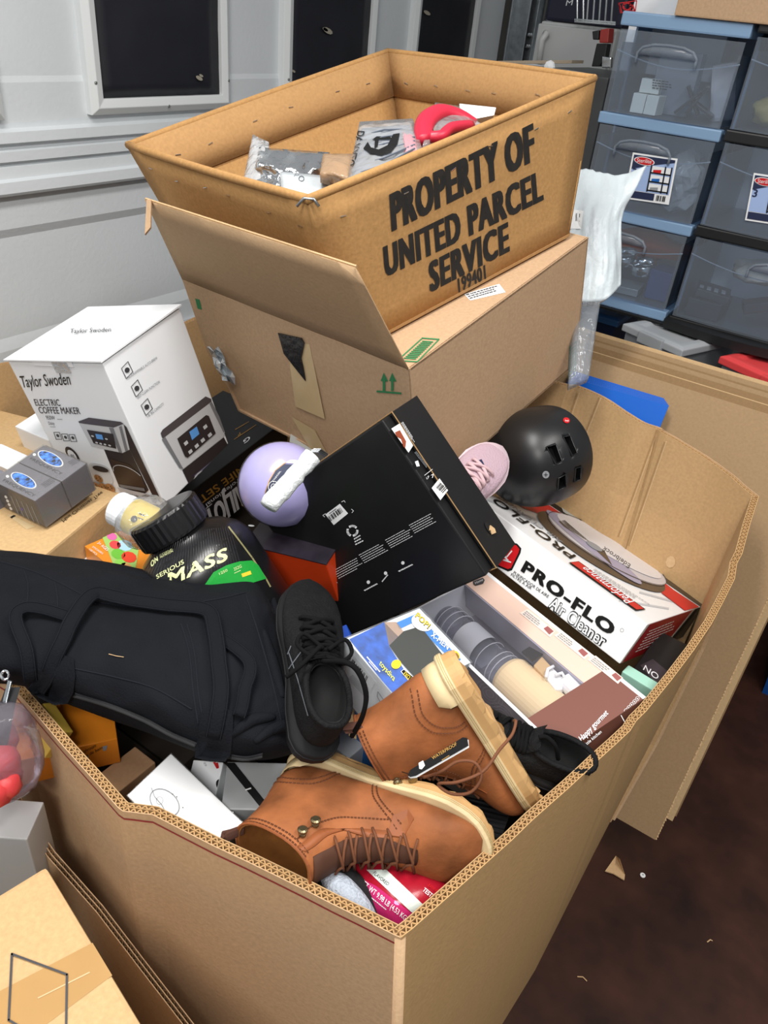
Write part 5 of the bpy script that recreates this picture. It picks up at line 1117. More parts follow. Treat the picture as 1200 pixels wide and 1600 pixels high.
f = fr3((590, 1160), 0.66, (540, 1120), 0.66, (620, 1120), 0.66, 0.10, l1=0.14, l2=0.08); c = carton('blue_box', f, M('pack_blue2', '2B6CB0', 0.4), 'blue box with a white digit below the figure box', 'box'); pr = f.top(); pr.text('2', (556, 1148), (572, 1158), (562, 1132), INKW, 0.04); pr.obj(c)
f = fr3((545, 1185), 0.63, (520, 1165), 0.63, (572, 1160), 0.63, 0.08, l1=0.08, l2=0.07); carton('pale_box', f, M('pale_plastic', 'C9CED4', 0.3), 'pale plastic pack between the running shoe and the boots', 'box')
b = MB(); b.grid([[Pz(538, 1045, .78), Pz(543, 1047, .77)], [Pz(545, 1090, .74), Pz(551, 1092, .735)], [Pz(545, 1150, .70), Pz(556, 1155, .70)]], thick=(0.002, 0, 0)); b.obj('kraft_strip', K_EDGE, None, label='thin torn kraft strip beside the running shoe', cat='cardboard')

# ================================================================== small boxes in the front left of the bin
OR1 = M('box_orange', 'D9801E', 0.45, nz=(20, 0.08))
for i, zz in enumerate((0.655, 0.598)):
    f = fr3((183, 1154), zz, (112, 1170), zz, (150, 1105), zz, 0.054, l1=0.16, l2=0.10)
    c = carton('orange_carton', f, OR1, ('orange printed carton, upper of two under the duffel bag', 'orange printed carton, lower of two under the duffel bag')[i], 'carton', 0.001, 'orange cartons')
    pr = f.A(); y = 1165 + 30 * i
    pr.text('bathroom', (127, y + 14), (150, y + 1), (126, y + 8), BLACK, lay=1); pr.text('salle de bain', (126, y + 22), (160, y + 4), (125, y + 17), BLACK); pr.poly([(160, y + 1), (168, y - 1), (166, y + 7), (161, y + 8)], GREY); pr.poly([(131, y + 18), (139, y + 15), (137, y + 24), (132, y + 26)], GREY); pr.obj(c)
f = fr3((97, 1145), 0.70, (82, 1122), 0.705, (112, 1140), 0.69, 0.05, l1=0.06, l2=0.02); carton('yellow_packet', f, M('pack_yellow', 'D8B64C', 0.5), 'thin yellow packet at the inner rim of the bin', 'packet')
f = fr3((243, 1191), 0.60, (211, 1166), 0.60, (192, 1246), 0.60, 0.10); carton('tan_box', f, kraft('tan_box', 'A98463'), 'plain tan box between the orange cartons and white wrapped box', 'box')
fw = fr3((267, 1177), 0.675, (198, 1243), 0.655, (382, 1288), 0.645, 0.12)
ww = carton('white_box', fw, WHITE, 'white shrink wrapped box with oval line drawing inside the bin front', 'box', 0.002)
z = Zm(80, 1080, 380 / 1200)
pr = fw.top(); pr.ring(z(560, 550), (20, 16), (-11, 14), 1.4, GREY, 1, 28); pr.line(zl(z, [(495, 478), (510, 520), (545, 560), (570, 605), (605, 635)]), 1.2, GREY, 1); pr.ring(z(535, 540), (5, 1), (-1, 6), .5, GREY, 1, 14)
for x, y in ((600, 510), (620, 522), (650, 575)): pr.ell(z(x, y), (1, .2), (-.2, 1), DGREY, 1, 6)
pr.obj(ww); b = MB(); e = .0012; b.hexa(Fr(fw.P0 + (-fw.e1.normalized() - fw.e2.normalized() - fw.e3.normalized()) * e, fw.e1 * 1.02, fw.e2 * 1.01, fw.e3 * 1.01).cor(c0=0.03)); b.obj('shrink_wrap', WRAP, ww)
fh = fr3((349, 1191), 0.64, (302, 1187), 0.63, (413, 1266), 0.63, 0.11)
hb_ = carton('white_box', fh, WHITE, 'white electronics box with a black round product picture', 'box', 0.002)
pr = fh.top(); pr.ell(z(855, 480), (12, 3), (4, 14), BLACK, 2); pr.poly(zl(z, [(870, 520), (905, 510), (912, 600), (890, 590)]), BLACK, 2); pr.ring(z(855, 478), (7, 2), (2, 8), 1, DGREY, 3, 16)
for k in range(2): pr.poly(zl(z, [(800 + 14 * k, 352 + 3 * k), (810 + 14 * k, 350 + 3 * k), (826 + 4 * k, 380), (818 + 4 * k, 384)]), RED, 2)
pr.text('SS', z(760, 350), z(770, 368), z(752, 356), GREY); pr.obj(hb_)
fd = fr3((355, 1190), 0.655, (440, 1192), 0.655, (416, 1266), 0.645, 0.10, l1=0.11)
db = carton('silver_box', fd, M('silver_card', '9EA1A3', 0.35), 'silver topped black edged box beside the boot heel', 'box', 0.002)
pr = fd.top(); pr.poly(zl(z, [(855, 355), (905, 355), (1068, 560), (1060, 590), (1040, 585)]), BLKC, 1); pr.line(zl(z, [(960, 490), (985, 482)]), 2, INKW, 2); pr.obj(db)
# ================================================================== shoes
def basis(xi, zi):
    "axes of a shoe from directions given in the camera's right/down/forward"
    X = (RIGHT * xi[0] + DOWN * xi[1] + FWD * xi[2]).normalized(); Z = RIGHT * zi[0] + DOWN * zi[1] + FWD * zi[2]
    Z = (Z - X * Z.dot(X)).normalized(); return X, Z.cross(X), Z
class Sh:
    def __init__(s, X, Y, Z, loc_pt, at, sc=1.0):
        s.X, s.Y, s.Z, s.sc = X, Y, Z, sc; s.O = at - (X * loc_pt[0] + Y * loc_pt[1] + Z * loc_pt[2]) * sc
    def __call__(s, x, y, z): return s.O + (s.X * x + s.Y * y + s.Z * z) * s.sc
def interp(tab, x):
    for (a, va), (b_, vb) in zip(tab, tab[1:]):
        if a <= x <= b_: return lerp(va, vb, smooth((x - a) / (b_ - a)) if False else (x - a) / (b_ - a))
    return tab[0][1] if x < tab[0][0] else tab[-1][1]
def cr1(vals, k):
    "smooth resampling of tuples"
    out = []
    for i in range(len(vals) - 1):
        p0 = vals[max(i - 1, 0)]; p1 = vals[i]; p2 = vals[i + 1]; p3 = vals[min(i + 2, len(vals) - 1)]
        for j in range(k):
            t = j / k; out.append(tuple(0.5 * (2 * b_ + (c - a) * t + (2 * a - 5 * b_ + 4 * c - d) * t * t + (3 * b_ - a - 3 * c + d) * t ** 3) for a, b_, c, d in zip(p0, p1, p2, p3)))
    return out + [vals[-1]]
def ring_pts(S, r, n=28, k=1.0, pw=0.85):
    ax, az, bx, bz, w_ = r; out = []
    for j in range(n):
        t = 2 * math.pi * j / n; c = math.cos(t); s_ = math.sin(t)
        c2 = math.copysign(abs(c) ** pw, c); s2 = math.copysign(abs(s_) ** pw, s_)
        out.append(S((ax + bx) / 2 + (ax - bx) / 2 * c2 * k, w_ * s2 * k, (az + bz) / 2 + (az - bz) / 2 * c2 * k))
    return out
BOOT = [(.124, .170, .014, .162, .038), (.127, .155, .015, .145, .041), (.134, .138, .015, .125, .042), (.142, .120, .010, .098, .040), (.154, .108, .004, .072, .039), (.168, .098, .003, .048, .038), (.184, .090, .022, .028, .039), (.200, .083, .080, .024, .042), (.220, .077, .150, .024, .047), (.240, .070, .200, .024, .049), (.258, .060, .238, .024, .046), (.271, .046, .262, .024, .037), (.279, .033, .276, .026, .020)]
SOLE = [(-.002, 0.0), (.0, .014), (.006, .024), (.018, .032), (.04, .036), (.08, .035), (.12, .035), (.16, .041), (.20, .048), (.225, .049), (.25, .044), (.268, .034), (.279, .020), (.285, .008), (.287, 0.0)]
def outline(tab, grow=0.0, n=26):
    x0, x1 = tab[0][0], tab[-1][0]; up = []
    for i in range(n + 1):
        t = 0.5 - 0.5 * math.cos(math.pi * i / n); x = lerp(x0, x1, t); up.append((x, interp(tab, x)))
    c = (x0 + x1) / 2
    pts = [(x + (grow if x > c else -grow) * abs(x - c) / (c - x0), y + grow * (1 if y > 0 else 0)) for x, y in up]
    return pts + [(x, -y) for x, y in reversed(pts[1:-1])]
LEATH = M('tan_leather', '935832', 0.66, nz=(16, 0.5, 9), bump=(90, 0.2), spec=0.3); LEATHD = M('tan_leather_dark', '8E4F28', 0.6, nz=(18, 0.15)); SUED = M('suede_lining', '8A5520', 0.9, nz=(60, 0.2)); GUM = M('gum_sole', 'C69D68', 0.6, nz=(25, 0.08)); WELT = M('cream_welt', 'D8C296', 0.55); STCH = M('brown_thread', '5E3317', 0.8); LACE = M('brown_lace', '6E4126', 0.8); BRASS = M('aged_brass', '8E8163', 0.3, 0.9)
def hit(S, bv, x, y0, z, off=0.0015):
    "point on the +Y side of the upper above local (x, z)"
    h = bv.ray_cast(S(x, 0.2, z), -S.Y)
    return (h[0] + S.Y * off) if h[0] else S(x, y0, z)
def seam(S, bv, parent, pts, name='stitching', r=0.0011, mt=None, k=6, dash=True):
    P2 = cr1(pts, k); ps = [hit(S, bv, x, .04, z, 0.0006) for x, z in P2]; b = MB()
    if dash:
        for i in range(0, len(ps) - 1): b.tube([ps[i].lerp(ps[i + 1], .12), ps[i].lerp(ps[i + 1], .80)], r, 4)
    else: b.tube(ps, r, 6)
    return b.obj(name, mt or STCH, parent)
def boot(label, S, hooks=True):
    t = thing('leather_boot', S(.12, 0, 0), label, 'boot', 'tan lace up boots')
    rg = cr1(BOOT, 4); b = MB(); rings = [ring_pts(S, r) for r in rg]; b.loft(rings, True, False, True)
    inner = [ring_pts(S, r, k=0.93) for r in rg[:22]]; up = b.obj('upper', LEATH, t, sm=True)
    b = MB(); b.loft(inner, True, False, True); b.loft([rings[0], inner[0]], True); b.obj('lining', SUED, t, sm=True)
    bv = bvh_of(up)
    b = MB(); b.tube(rings[0], 0.0018, 6, closed=True); b.obj('collar_edge', LEATHD, up)
    # outsole with scalloped lugs, cream welt above it
    o0 = outline(SOLE, 0.001, 40); n = len(o0); b = MB()
    lug = lambda i: 0.0035 * (1 if (i // 2) % 2 else 0)
    b.loft([[S(x * .985 + .002, y * .93, 0.0 + lug(i)) for i, (x, y) in enumerate(o0)], [S(x, y * 1.0, 0.008) for x, y in o0], [S(x, y * 1.02, 0.020) for x, y in o0]], True, True, True); b.obj('outsole', GUM, t, sm=False)
    o1 = outline(SOLE, 0.0035, 40); b = MB(); b.loft([[S(x, y, 0.0195) for x, y in o1], [S(x, y, 0.0275) for x, y in o1], [S(x * .985 + .002, y * .95, 0.030) for x, y in o1]], True, True, True); wl = b.obj('welt', WELT, t, bevel=0.0008)
    for zz in (0.0222, 0.0248):
        b = MB(); b.tube([S(x * 1.002, y * 1.004, zz) for x, y in o1], 0.0005, 4, closed=True); b.obj('welt_groove', M('welt_dark', 'B49A66', 0.7), wl)
    b = MB()   # cream heel cup
    rows = []
    for zz, k in ((0.028, 1.0), (0.040, 0.99), (0.052, 0.97)):
        row = []
        for i in range(13):
            a = math.pi * (0.5 + i / 12); x = 0.040 + 0.0425 * math.cos(a) * k * (1.0 if zz < .05 else 0.96); y = -0.038 * math.sin(a) * -1 * k; row.append(S(x, y, zz - (0.012 if (i in (0, 12) and zz > .05) else 0)))
        rows.append(row)
    b.grid(rows, thick=S.X * 0.002); b.obj('heel_cup', WELT, t, sm=True)
    # stitching and overlays
    seam(S, bv, up, [(.006, .066), (.03, .075), (.055, .068), (.070, .050), (.075, .034)]); seam(S, bv, up, [(.005, .074), (.03, .084), (.06, .076), (.077, .054), (.081, .034)])
    seam(S, bv, up, [(.128, .032), (.140, .055), (.160, .068), (.186, .078)]); seam(S, bv, up, [(.133, .032), (.145, .052), (.163, .064), (.189, .073)]); seam(S, bv, up, [(.018, .160), (.05, .1625), (.09, .165), (.115, .167)], k=8); seam(S, bv, up, [(.018, .155), (.05, .1575), (.09, .160), (.115, .162)], k=8)
    seam(S, bv, up, [(.098, .160), (.103, .135), (.118, .105), (.145, .085), (.175, .073)], k=8)
    # eyestay: raised leather along the front opening
    ctr = cr1([(.112, .164), (.117, .150), (.124, .125), (.138, .105), (.158, .091), (.180, .081)], 4); b = MB()
    e1_ = []; e2_ = []
    for i, (x, z_) in enumerate(ctr):
        a = ctr[min(i + 1, len(ctr) - 1)]; c = ctr[max(i - 1, 0)]; tx, tz = a[0] - c[0], a[1] - c[1]; L = math.hypot(tx, tz); nx, nz_ = tz / L * -1, tx / L
        e1_.append(hit(S, bv, x, .03, z_, 0.0016)); e2_.append(hit(S, bv, x + nx * 0.011 * -1, .02, z_ + nz_ * 0.011 * 1, 0.0016))
    b.grid([e1_, e2_], thick=-S.Y * 0.002); b.obj('eyestay', LEATHD, up, sm=True)
    b = MB(); tabp = [(.178, .086), (.196, .080), (.201, .066), (.190, .060), (.176, .070)]; b.prism([hit(S, bv, x, .04, z_, .0012) for x, z_ in tabp], S.Y * 0.0018); b.obj('stay_tab', LEATHD, up)
    # tongue and laces
    b = MB(); rows = []
    for i in range(12):
        u = i / 11; r = rg[int(lerp(0, 31, u))]; w_ = lerp(.022, .018, u); row = []
        for j in range(7):
            v = -1 + 2 * j / 6; row.append(S(r[0] + .0025 - .006 * v * v, w_ * v, r[1] + .002 - .006 * v * v))
        rows.append(row)
    b.grid(rows[1:], thick=-S.X * 0.002); b.obj('tongue', M('tongue_brown', '4A2A18', 0.8), t, sm=True)
    for i in range(6):
        u = 0.30 + 0.125 * i; r = rg[min(int(u * 31), 38)]; r2 = rg[min(int((u + .09) * 31), 38)]
        for sgn in (1, -1):
            a = S(r[0] - .006, sgn * .026, r[1] - .006); c = S(r2[0] - .006, -sgn * .026, r2[1] - .006); m_ = S((r[0] + r2[0]) / 2 + .007, 0, (r[1] + r2[1]) / 2 + .008)
            b = MB(); b.tube([a - S.X * .004 - S.Z * .004, a + (S.X + S.Z) * .004, m_.lerp(a, .5), m_ + S.Y * .0015 * sgn, m_.lerp(c, .5), c + (S.X + S.Z) * .004], 0.0019, 6); b.obj('lace', LACE, t, sm=True)
    if hooks:
        for x, z_ in ((.100, .152), (.105, .132)):
            p = hit(S, bv, x, .04, z_, 0); b = MB(); b.lathe([(0.0045, 0), (0.0045, 0.003), (0.003, 0.004), (0.003, 0.006), (0.0062, 0.0065), (0.0065, 0.0095), (0.0045, 0.011)], p, S.Y, 14); b.obj('lace_hook', BRASS, t, sm=False)
    b = MB(); b.tube([S(.018, .006, .152), S(.010, .007, .168), S(.004, .008, .178), S(.010, .009, .176), S(.020, .009, .156)], 0.008, 8, flat=0.14, nrm=S.X); b.obj('pull_loop', M('webbing_brown', '5B3A2E', 0.9), t)
    return t, up, bv
Xb, Yb, Zb = basis((300, 150, -172), (-135, 75, -170))
Xb, Yb, Zb = Vector((.118, -.9851, .1251)), Vector((.1787, .1451, .9732)), Vector((-.9768, -.0926, .1932))
S1 = Sh(Xb, Yb, Zb, (0, 0, 0), scaled((.5394, .4229, .7118), 1.05) + Vector((.016, 0, .006)), 1.05)
bt1, up1, bv1 = boot('tan leather lace up boot lying on its side nearest the bin corner', S1)
pr = Print(bvh=bvh_of(up1), off=0.0004); z = Zm(320, 1170, 460 / 1200); EMB = M('embossed', '6B3A1E', 0.6)
pr.text('SOREL', z(288, 366), z(222, 312), z(298, 356), EMB, 0.02)
pr.poly(zl(z, [(192, 345), (215, 342), (240, 335), (262, 345), (285, 362), (270, 380), (250, 392), (232, 388), (222, 368), (200, 356)]), EMB, 0, 5); pr.obj(up1, 'embossed_logo')
X2, Y2, Z2 = basis((130, 220, 30), (-165, 92, 40))
X2, Y2, Z2 = Vector((.2450, -.4985, -.8315)), Vector((-.7130, -.6735, .1937)), Vector((-.6571, .5455, -.5203))
S2 = Sh(X2, Y2, Z2, (0, 0, 0), Vector((.6955, .2828, .8965)), 1.0)
bt2, up2, bv2 = boot('tan leather boot with hang tag, toe down behind the other boot', S2, True)
# hang tag
tg = thing('hang_tag', Pd(690, 1180, 0.93), 'slim black hang tag reading WATERPROOF on the rear boot', 'tag')
q0 = Pd(689, 1183, 0.925); nt_ = -FWD + DOWN * -0.2
b = MB(); b.prism([Pp(x, y, q0, nt_) for x, y in ((637, 1211), (641, 1203), (723, 1152), (730, 1153), (732, 1165), (650, 1212), (641, 1214))], -nt_.normalized() * -0.0012); b.obj('card', M('tag_black', '0E0E10', 0.6, spec=0.2), tg)
b = MB(); b.prism([Pp(x, y, q0 - nt_.normalized() * 0.0015, nt_) for x, y in ((638, 1214), (642, 1207), (724, 1156), (732, 1156), (733, 1168), (651, 1215), (642, 1216))], -nt_.normalized() * 0.0008); b.obj('card_back', LABELW, tg)
pr = Print(q0 + nt_.normalized() * .0012, nt_); pr.text('WATERPROOF', (676, 1187), (714, 1164), (674, 1182), GOLD, 0.005); pr.dashes((690, 1187), (706, 1177), (691, 1189), GOLD, 1); pr.poly([(654, 1192), (661, 1188), (664, 1196), (659, 1202), (655, 1201)], INKW); pr.obj(tg)
b = MB(); b.tube([Pp(641, 1211, q0, nt_), Pd(634, 1208, .95), Pd(628, 1206, .97)], 0.0007, 4); b.obj('string', BLACK, tg)
# loose lace of the rear boot
b = MB(); pts = cr([Pd(662, 1215, .95), Pd(690, 1205, .93), Pd(715, 1190, .925), Pd(742, 1192, .92), Pd(752, 1215, .92), Pd(735, 1238, .925), Pd(705, 1240, .93), Pd(685, 1225, .935), Pd(715, 1222, .92), Pd(755, 1205, .92), Pd(780, 1172, .93), Pd(800, 1148, .94), Pd(806, 1128, .95), Pd(803, 1126, .97)], 6)
b.tube(pts, 0.0021, 6); b.obj('loose_lace', LACE, bt2, sm=True)

# ------------------------------------------------------------------ running shoes
SNK = [(.112, .078, .004, .092, .030), (.118, .071, .002, .075, .033), (.126, .070, .0, .055, .036), (.136, .071, .006, .038, .037), (.152, .069, .04, .030, .038), (.175, .063, .10, .028, .042), (.205, .054, .155, .028, .047), (.235, .046, .20, .028, .046), (.262, .039, .24, .028, .039), (.279, .033, .268, .028, .027), (.288, .029, .284, .028, .012)]
SSOLE = [(-.006, 0.0), (-.004, .014), (.004, .026), (.02, .034), (.06, .037), (.11, .036), (.16, .042), (.20, .049), (.23, .049), (.255, .043), (.275, .031), (.288, .016), (.294, 0.0)]
def sneaker(label, S, upm, solem, lacem, group=None, lift=True):
    t = thing('running_shoe', S(.12, 0, 0), label, 'shoe', group)
    rg = cr1(SNK, 4); b = MB(); rings = [ring_pts(S, r, pw=.9) for r in rg]; b.loft(rings, True, False, True); up = b.obj('upper', upm, t, sm=True)
    inner = [ring_pts(S, r, k=.86, pw=.9) for r in rg[:16]]; b = MB(); b.loft([rings[0], inner[0]], True); b.loft(inner, True, False, True); b.obj('lining', M('shoe_lining', '0E0E0F', 0.9), t, sm=True)
    b = MB(); b.tube([p + S.Z * .001 for p in rings[0]], 0.0045, 8, closed=True); b.obj('padded_collar', upm, t, sm=True)
    o0 = outline(SSOLE, 0.0, 36); b = MB()
    b.loft([[S(x * .97 + .004, y * .86, 0.002) for x, y in o0], [S(x, y * 1.0, 0.010) for x, y in o0], [S(x, y * 1.03, 0.020) for x, y in o0], [S(x, y * .99, 0.032) for x, y in o0]], True, True, True); sl = b.obj('sole', solem, t, sm=True)
    b = MB(); b.tube([S(x, y * 1.032, 0.021 + .002 * math.sin(x * 60)) for x, y in o0], 0.0016, 5, closed=True); b.obj('sole_ridge', solem, sl, sm=True)
    b = MB(); rows = []
    for i in range(10):
        u = i / 9; r = rg[int(lerp(1, 22, u))]; rows.append([S(r[0] + .001 - .004 * v * v, lerp(.026, .022, u) * v, r[1] + .006 - .006 * v * v) for v in (-1, -.6, -.2, .2, .6, 1)])
    rows.insert(0, [p + S.Z * .02 - S.X * .012 for p in rows[0]]); b.grid(rows, thick=-S.Z * .003); b.obj('tongue', upm, t, sm=True)
    for i in range(6):
        u = 0.10 + 0.082 * i; r = rg[int(u * 40)]; r2 = rg[int((u + .075) * 40)]
        for sgn in (1, -1):
            a = S(r[0] - .002, sgn * .024, r[1] - .001); c = S(r2[0] - .002, -sgn * .024, r2[1] - .001); m_ = S((r[0] + r2[0]) / 2, 0, (r[1] + r2[1]) / 2 + .011)
            b = MB(); b.tube(cr([a - S.Z * .006, a + S.Z * .005, m_ + S.Z * .001 * sgn, c + S.Z * .005, c - S.Z * .006], 3), 0.0034, 6, flat=0.7); b.obj('lace', lacem, t, sm=True)
    if lift:
        for sgn in (1, -1):
            r = rg[3]; b = MB(); b.tube(cr([S(r[0], 0, r[1] + .012), S(r[0] - .01, sgn * .022, r[1] + .020), S(r[0] + .012, sgn * .040, r[1] + .012), S(r[0] + .03, sgn * .030, r[1] + .014), S(r[0] + .008, sgn * .004, r[1] + .016)], 5), 0.003, 6); b.obj('lace_bow', lacem, t, sm=True)
    return t, up
BKM = M('black_mesh', '101012', 0.75, nz=(90, 0.3), bump=(300, 0.5), spec=0.2); BKS = M('black_rubber', '161618', 0.6, spec=0.25); BKL = M('black_lace', '0E0E0F', 0.9, spec=0.15)
Xs = (RIGHT * -0.10 + (-DOWN * 0.72 + FWD * 0.69)).normalized(); Zs = (Vector((0, 0, 1)) + RIGHT * 0.28 - DOWN * 0.0)
Zs = (Zs - Xs * Zs.dot(Xs)).normalized(); Ys = Zs.cross(Xs)
S3 = Sh(Xs, Ys, Zs, (0.0, 0.0, 0.03), Pd(494, 1176, 0.985), 0.97)
sn1, su1 = sneaker('black running shoe beside the duffel bag, sole down', S3, BKM, BKS, BKL, 'black running shoes')
pr = Print(bvh=bvh_of(su1), off=0.0005); GL = M('reflective_grey', '5E6268', 0.4)
for pts in ([(438, 1008), (452, 1020), (466, 1062), (482, 1118)], [(455, 1010), (445, 1035), (452, 1065)], [(470, 1020), (452, 1045), (446, 1052)]): pr.line(pts, 1.6, GL)
pr.obj(su1, 'side_stripes')
b = MB(); b.tube(cr([Pd(505, 1033, .99), Pd(540, 1035, .965), Pd(560, 1050, .96), Pd(572, 1085, .965), Pd(566, 1120, .98), Pd(550, 1150, 1.02)], 6), 0.0036, 6); b.obj('loose_lace', BKL, sn1, sm=True)
b = MB(); b.tube(cr([Pd(500, 1010, 1.0), Pd(470, 1040, .985), Pd(447, 1058, .985)], 6), 0.003, 6); b.obj('loose_lace', BKL, sn1, sm=True)
X4 = (RIGHT * -0.88 - DOWN * 0.40 + FWD * 0.15).normalized(); Z4 = (Vector((0, 0, 1)) - RIGHT * 0.35); Z4 = (Z4 - X4 * Z4.dot(X4)).normalized(); Y4 = Z4.cross(X4)
S4 = Sh(X4, Y4, Z4, (0.115, 0.0, 0.075), Pd(826, 1155, 1.13), 0.88)
sn2, su2 = sneaker('black running shoe wedged between the rear boot and kitchen tool box', S4, BKM, BKS, BKL, 'black running shoes', False)
b = MB(); b.tube(cr([Pd(842, 1152, 1.10), Pd(854, 1152, 1.10), Pd(868, 1166, 1.10), Pd(872, 1186, 1.115)], 6), 0.0034, 6); b.obj('loose_lace', BKL, sn2, sm=True)
# pink shoe toe under the carton
PKM = M('pink_knit', 'B49AA6', 0.7, bump=(260, 0.5)); PKL = M('pink_lace', 'C9A9AE', 0.8)
X5 = (RIGHT * 0.50 - DOWN * 0.52 + FWD * 0.45).normalized(); Z5 = (-FWD * 0.85 - DOWN * 0.2 + RIGHT * 0.05); Z5 = (Z5 - X5 * Z5.dot(X5)).normalized(); Y5 = Z5.cross(X5)
S5 = Sh(X5, Y5, Z5, (0.284, 0.0, 0.03), Pd(781, 702, 1.47), 0.92)
sn3, su3 = sneaker('pink knit running shoe squeezed under the large kraft carton', S5, PKM, M('pink_sole', 'D9C2CB', 0.5), PKL, None, False)
pr = Print(bvh=bvh_of(su3)); pr.poly([(742, 722), (752, 718), (762, 738), (750, 735)], NAVY, 1); pr.obj(su3, 'side_stripes')

# ================================================================== black helmet
HM = M('matte_black_shell', '17181A', 0.38, spec=0.5)
ah = (RIGHT * -0.80 + DOWN * 0.26 + FWD * -0.54).normalized(); oh = Pd(857, 708, 1.66)
ht = thing('helmet', oh - Vector((0, 0, .1)), 'matte black helmet with rectangular vents against the bin wall', 'helmet')
prof = [(0.102, -0.012), (0.104, 0.0), (0.106, 0.03), (0.104, 0.06), (0.096, 0.09), (0.082, 0.115), (0.060, 0.133), (0.032, 0.143), (0.0005, 0.146)]
b = MB(); b.lathe(cr1(prof, 3), oh, ah, 56, cap0=False, cap1=False, u=DOWN, sq=1.08); b.lathe([(r * .92, h * .93) for r, h in cr1(prof, 3)], oh, ah, 56, cap0=False, cap1=False, u=DOWN, sq=1.08); b.lathe([(0.102, -0.012), (0.102 * .92, -0.0112)], oh, ah, 56, cap0=False, cap1=False, u=DOWN, sq=1.08)
hs = b.obj('shell', HM, ht, sm=True, weld=True); hbv = bvh_of(hs)
z = Zm(680, 620, 260 / 1200); slots = [[(800, 362), (868, 342), (915, 465), (868, 485)], [(920, 292), (968, 280), (1022, 405), (985, 425)], [(890, 585), (940, 555), (945, 645), (880, 675)], [(1010, 515), (1050, 502), (1048, 595), (1000, 612)], [(490, 425), (525, 420), (522, 535), (488, 535)]]
cb = MB(); rimb = []
for sl in slots:
    ps = []
    for x, y in sl:
        r = ray(*z(x, y)); h = hbv.ray_cast(CAM, r.normalized()); ps.append((h[0], h[1]))
    if any(p[0] is None for p in ps): continue
    n_ = sum((p[1] if p[1].dot(FWD) < 0 else -p[1] for p in ps), Vector()).normalized()
    cb.hexa([p[0] + n_ * 0.02 for p in ps] + [p[0] - n_ * 0.035 for p in ps]); rimb.append([p[0] + n_ * 0.0012 for p in ps])
if rimb:
    cut(hs, cb)
    for ps in rimb:
        b = MB(); b.tube(ps, 0.0016, 6, closed=True); b.obj('vent_rim', HM, ht, sm=True)
b = MB(); b.lathe([(r * .80, h * .80) for r, h in cr1(prof, 2)], oh, ah, 32, cap0=False, cap1=False, u=DOWN, sq=1.08); b.obj('foam_liner', M('helmet_foam', '0C0C0D', 0.9), ht, sm=True)
pr = Print(bvh=hbv); pr.ell(z(945, 172), (5, 1.5), (-1, 4.2), RED, 1); pr.text('bell', z(934, 180), z(958, 183), z(936, 168), INKW, lay=2); pr.ell(z(797, 560), (5.2, 1), (-1, 5.6), GREY, 1); pr.poly([(z(797, 560)[0] + r * math.cos(a), z(797, 560)[1] + r * math.sin(a)) for r, a in [((4 if k % 2 == 0 else 1.2), k * math.pi / 4) for k in range(8)]], DGREY, 2); pr.obj(ht, 'stickers')

# ================================================================== duffel bag
BAG = M('black_canvas', '121419', 0.85, nz=(12, 0.2), bump=(420, 0.3), spec=0.15); BAGS = M('canvas_strap', '101217', 0.85, bump=(300, 0.3), spec=0.15); ZIP = M('zip_tape', '101114', 0.7); SEAM = M('canvas_seam', '1E2026', 0.85, spec=0.1)
R_ = [
 [(-60, 890, .70), (60, 900, .70), (150, 915, .70), (235, 925, .71), (320, 925, .71), (390, 925, .71), (425, 960, .70)],
 [(-60, 866, .775), (55, 874, .78), (150, 887, .785), (235, 900, .79), (320, 899, .79), (388, 893, .78), (415, 918, .755)],
 [(-60, 885, .815), (55, 893, .82), (150, 908, .825), (235, 920, .828), (320, 920, .825), (392, 912, .81), (424, 950, .78)],
 [(-60, 935, .83), (50, 945, .835), (150, 958, .835), (235, 968, .84), (320, 970, .835), (400, 965, .825), (440, 990, .79)],
 [(-60, 990, .825), (45, 1000, .825), (140, 1020, .825), (230, 1035, .83), (320, 1040, .83), (405, 1040, .82), (455, 1050, .79)],
 [(-60, 1035, .805), (40, 1042, .805), (130, 1070, .80), (225, 1095, .805), (320, 1110, .81), (410, 1112, .805), (470, 1110, .78)],
 [(-60, 1058, .775), (35, 1062, .772), (118, 1090, .765), (220, 1128, .765), (315, 1158, .775), (405, 1165, .775), (468, 1150, .755)],
 [(-60, 1066, .735), (40, 1072, .735), (115, 1103, .725), (215, 1138, .72), (310, 1175, .725), (395, 1188, .73), (460, 1178, .725)],
 [(-60, 1050, .68), (50, 1050, .68), (130, 1075, .67), (225, 1110, .67), (315, 1145, .67), (390, 1160, .68), (450, 1155, .68)]]
def surf(R, ku, kv):
    rows = [cr1([tuple(Pz(*c)) for c in r], ku) for r in R]; cols = []
    for j in range(len(rows[0])): cols.append(cr1([r[j] for r in rows], kv))
    return [[Vector(cols[j][i]) for j in range(len(cols))] for i in range(len(cols[0]))]
G = surf(R_, 14, 9); nr = len(G); ncol = len(G[0])
for i in range(nr):
    for j in range(ncol):
        u = j / ncol; v = i / nr; e = max(0, (u - .70) / .3)
        q = Vector((u * 5, v * 4, 0)); w_ = 0.007 * noise.noise(q * 1.3) + 0.004 * noise.noise(q * 3.1 + Vector((4, 0, 0)))
        fold = math.sin(v * 26 + 5 * noise.noise(q * .8)) * 0.0055 * (e + 0.12) + 0.006 * (1 - abs(2 * ((u * 6 + v * 5) % 1) - 1)) * max(0, .28 - u) * 1.6
        G[i][j] = G[i][j] + Vector((-.4, -.25, .88)) * (w_ + fold)
bagt = thing('duffel_bag', Pz(220, 1060, .70), 'black canvas duffel bag with webbing handles draped over the bin rim', 'bag')
b = MB(); b.grid(G, thick=(0.03, 0.03, -0.02)); bo = b.obj('bag_body', BAG, bagt, sm=True); bb = bvh_of(bo)
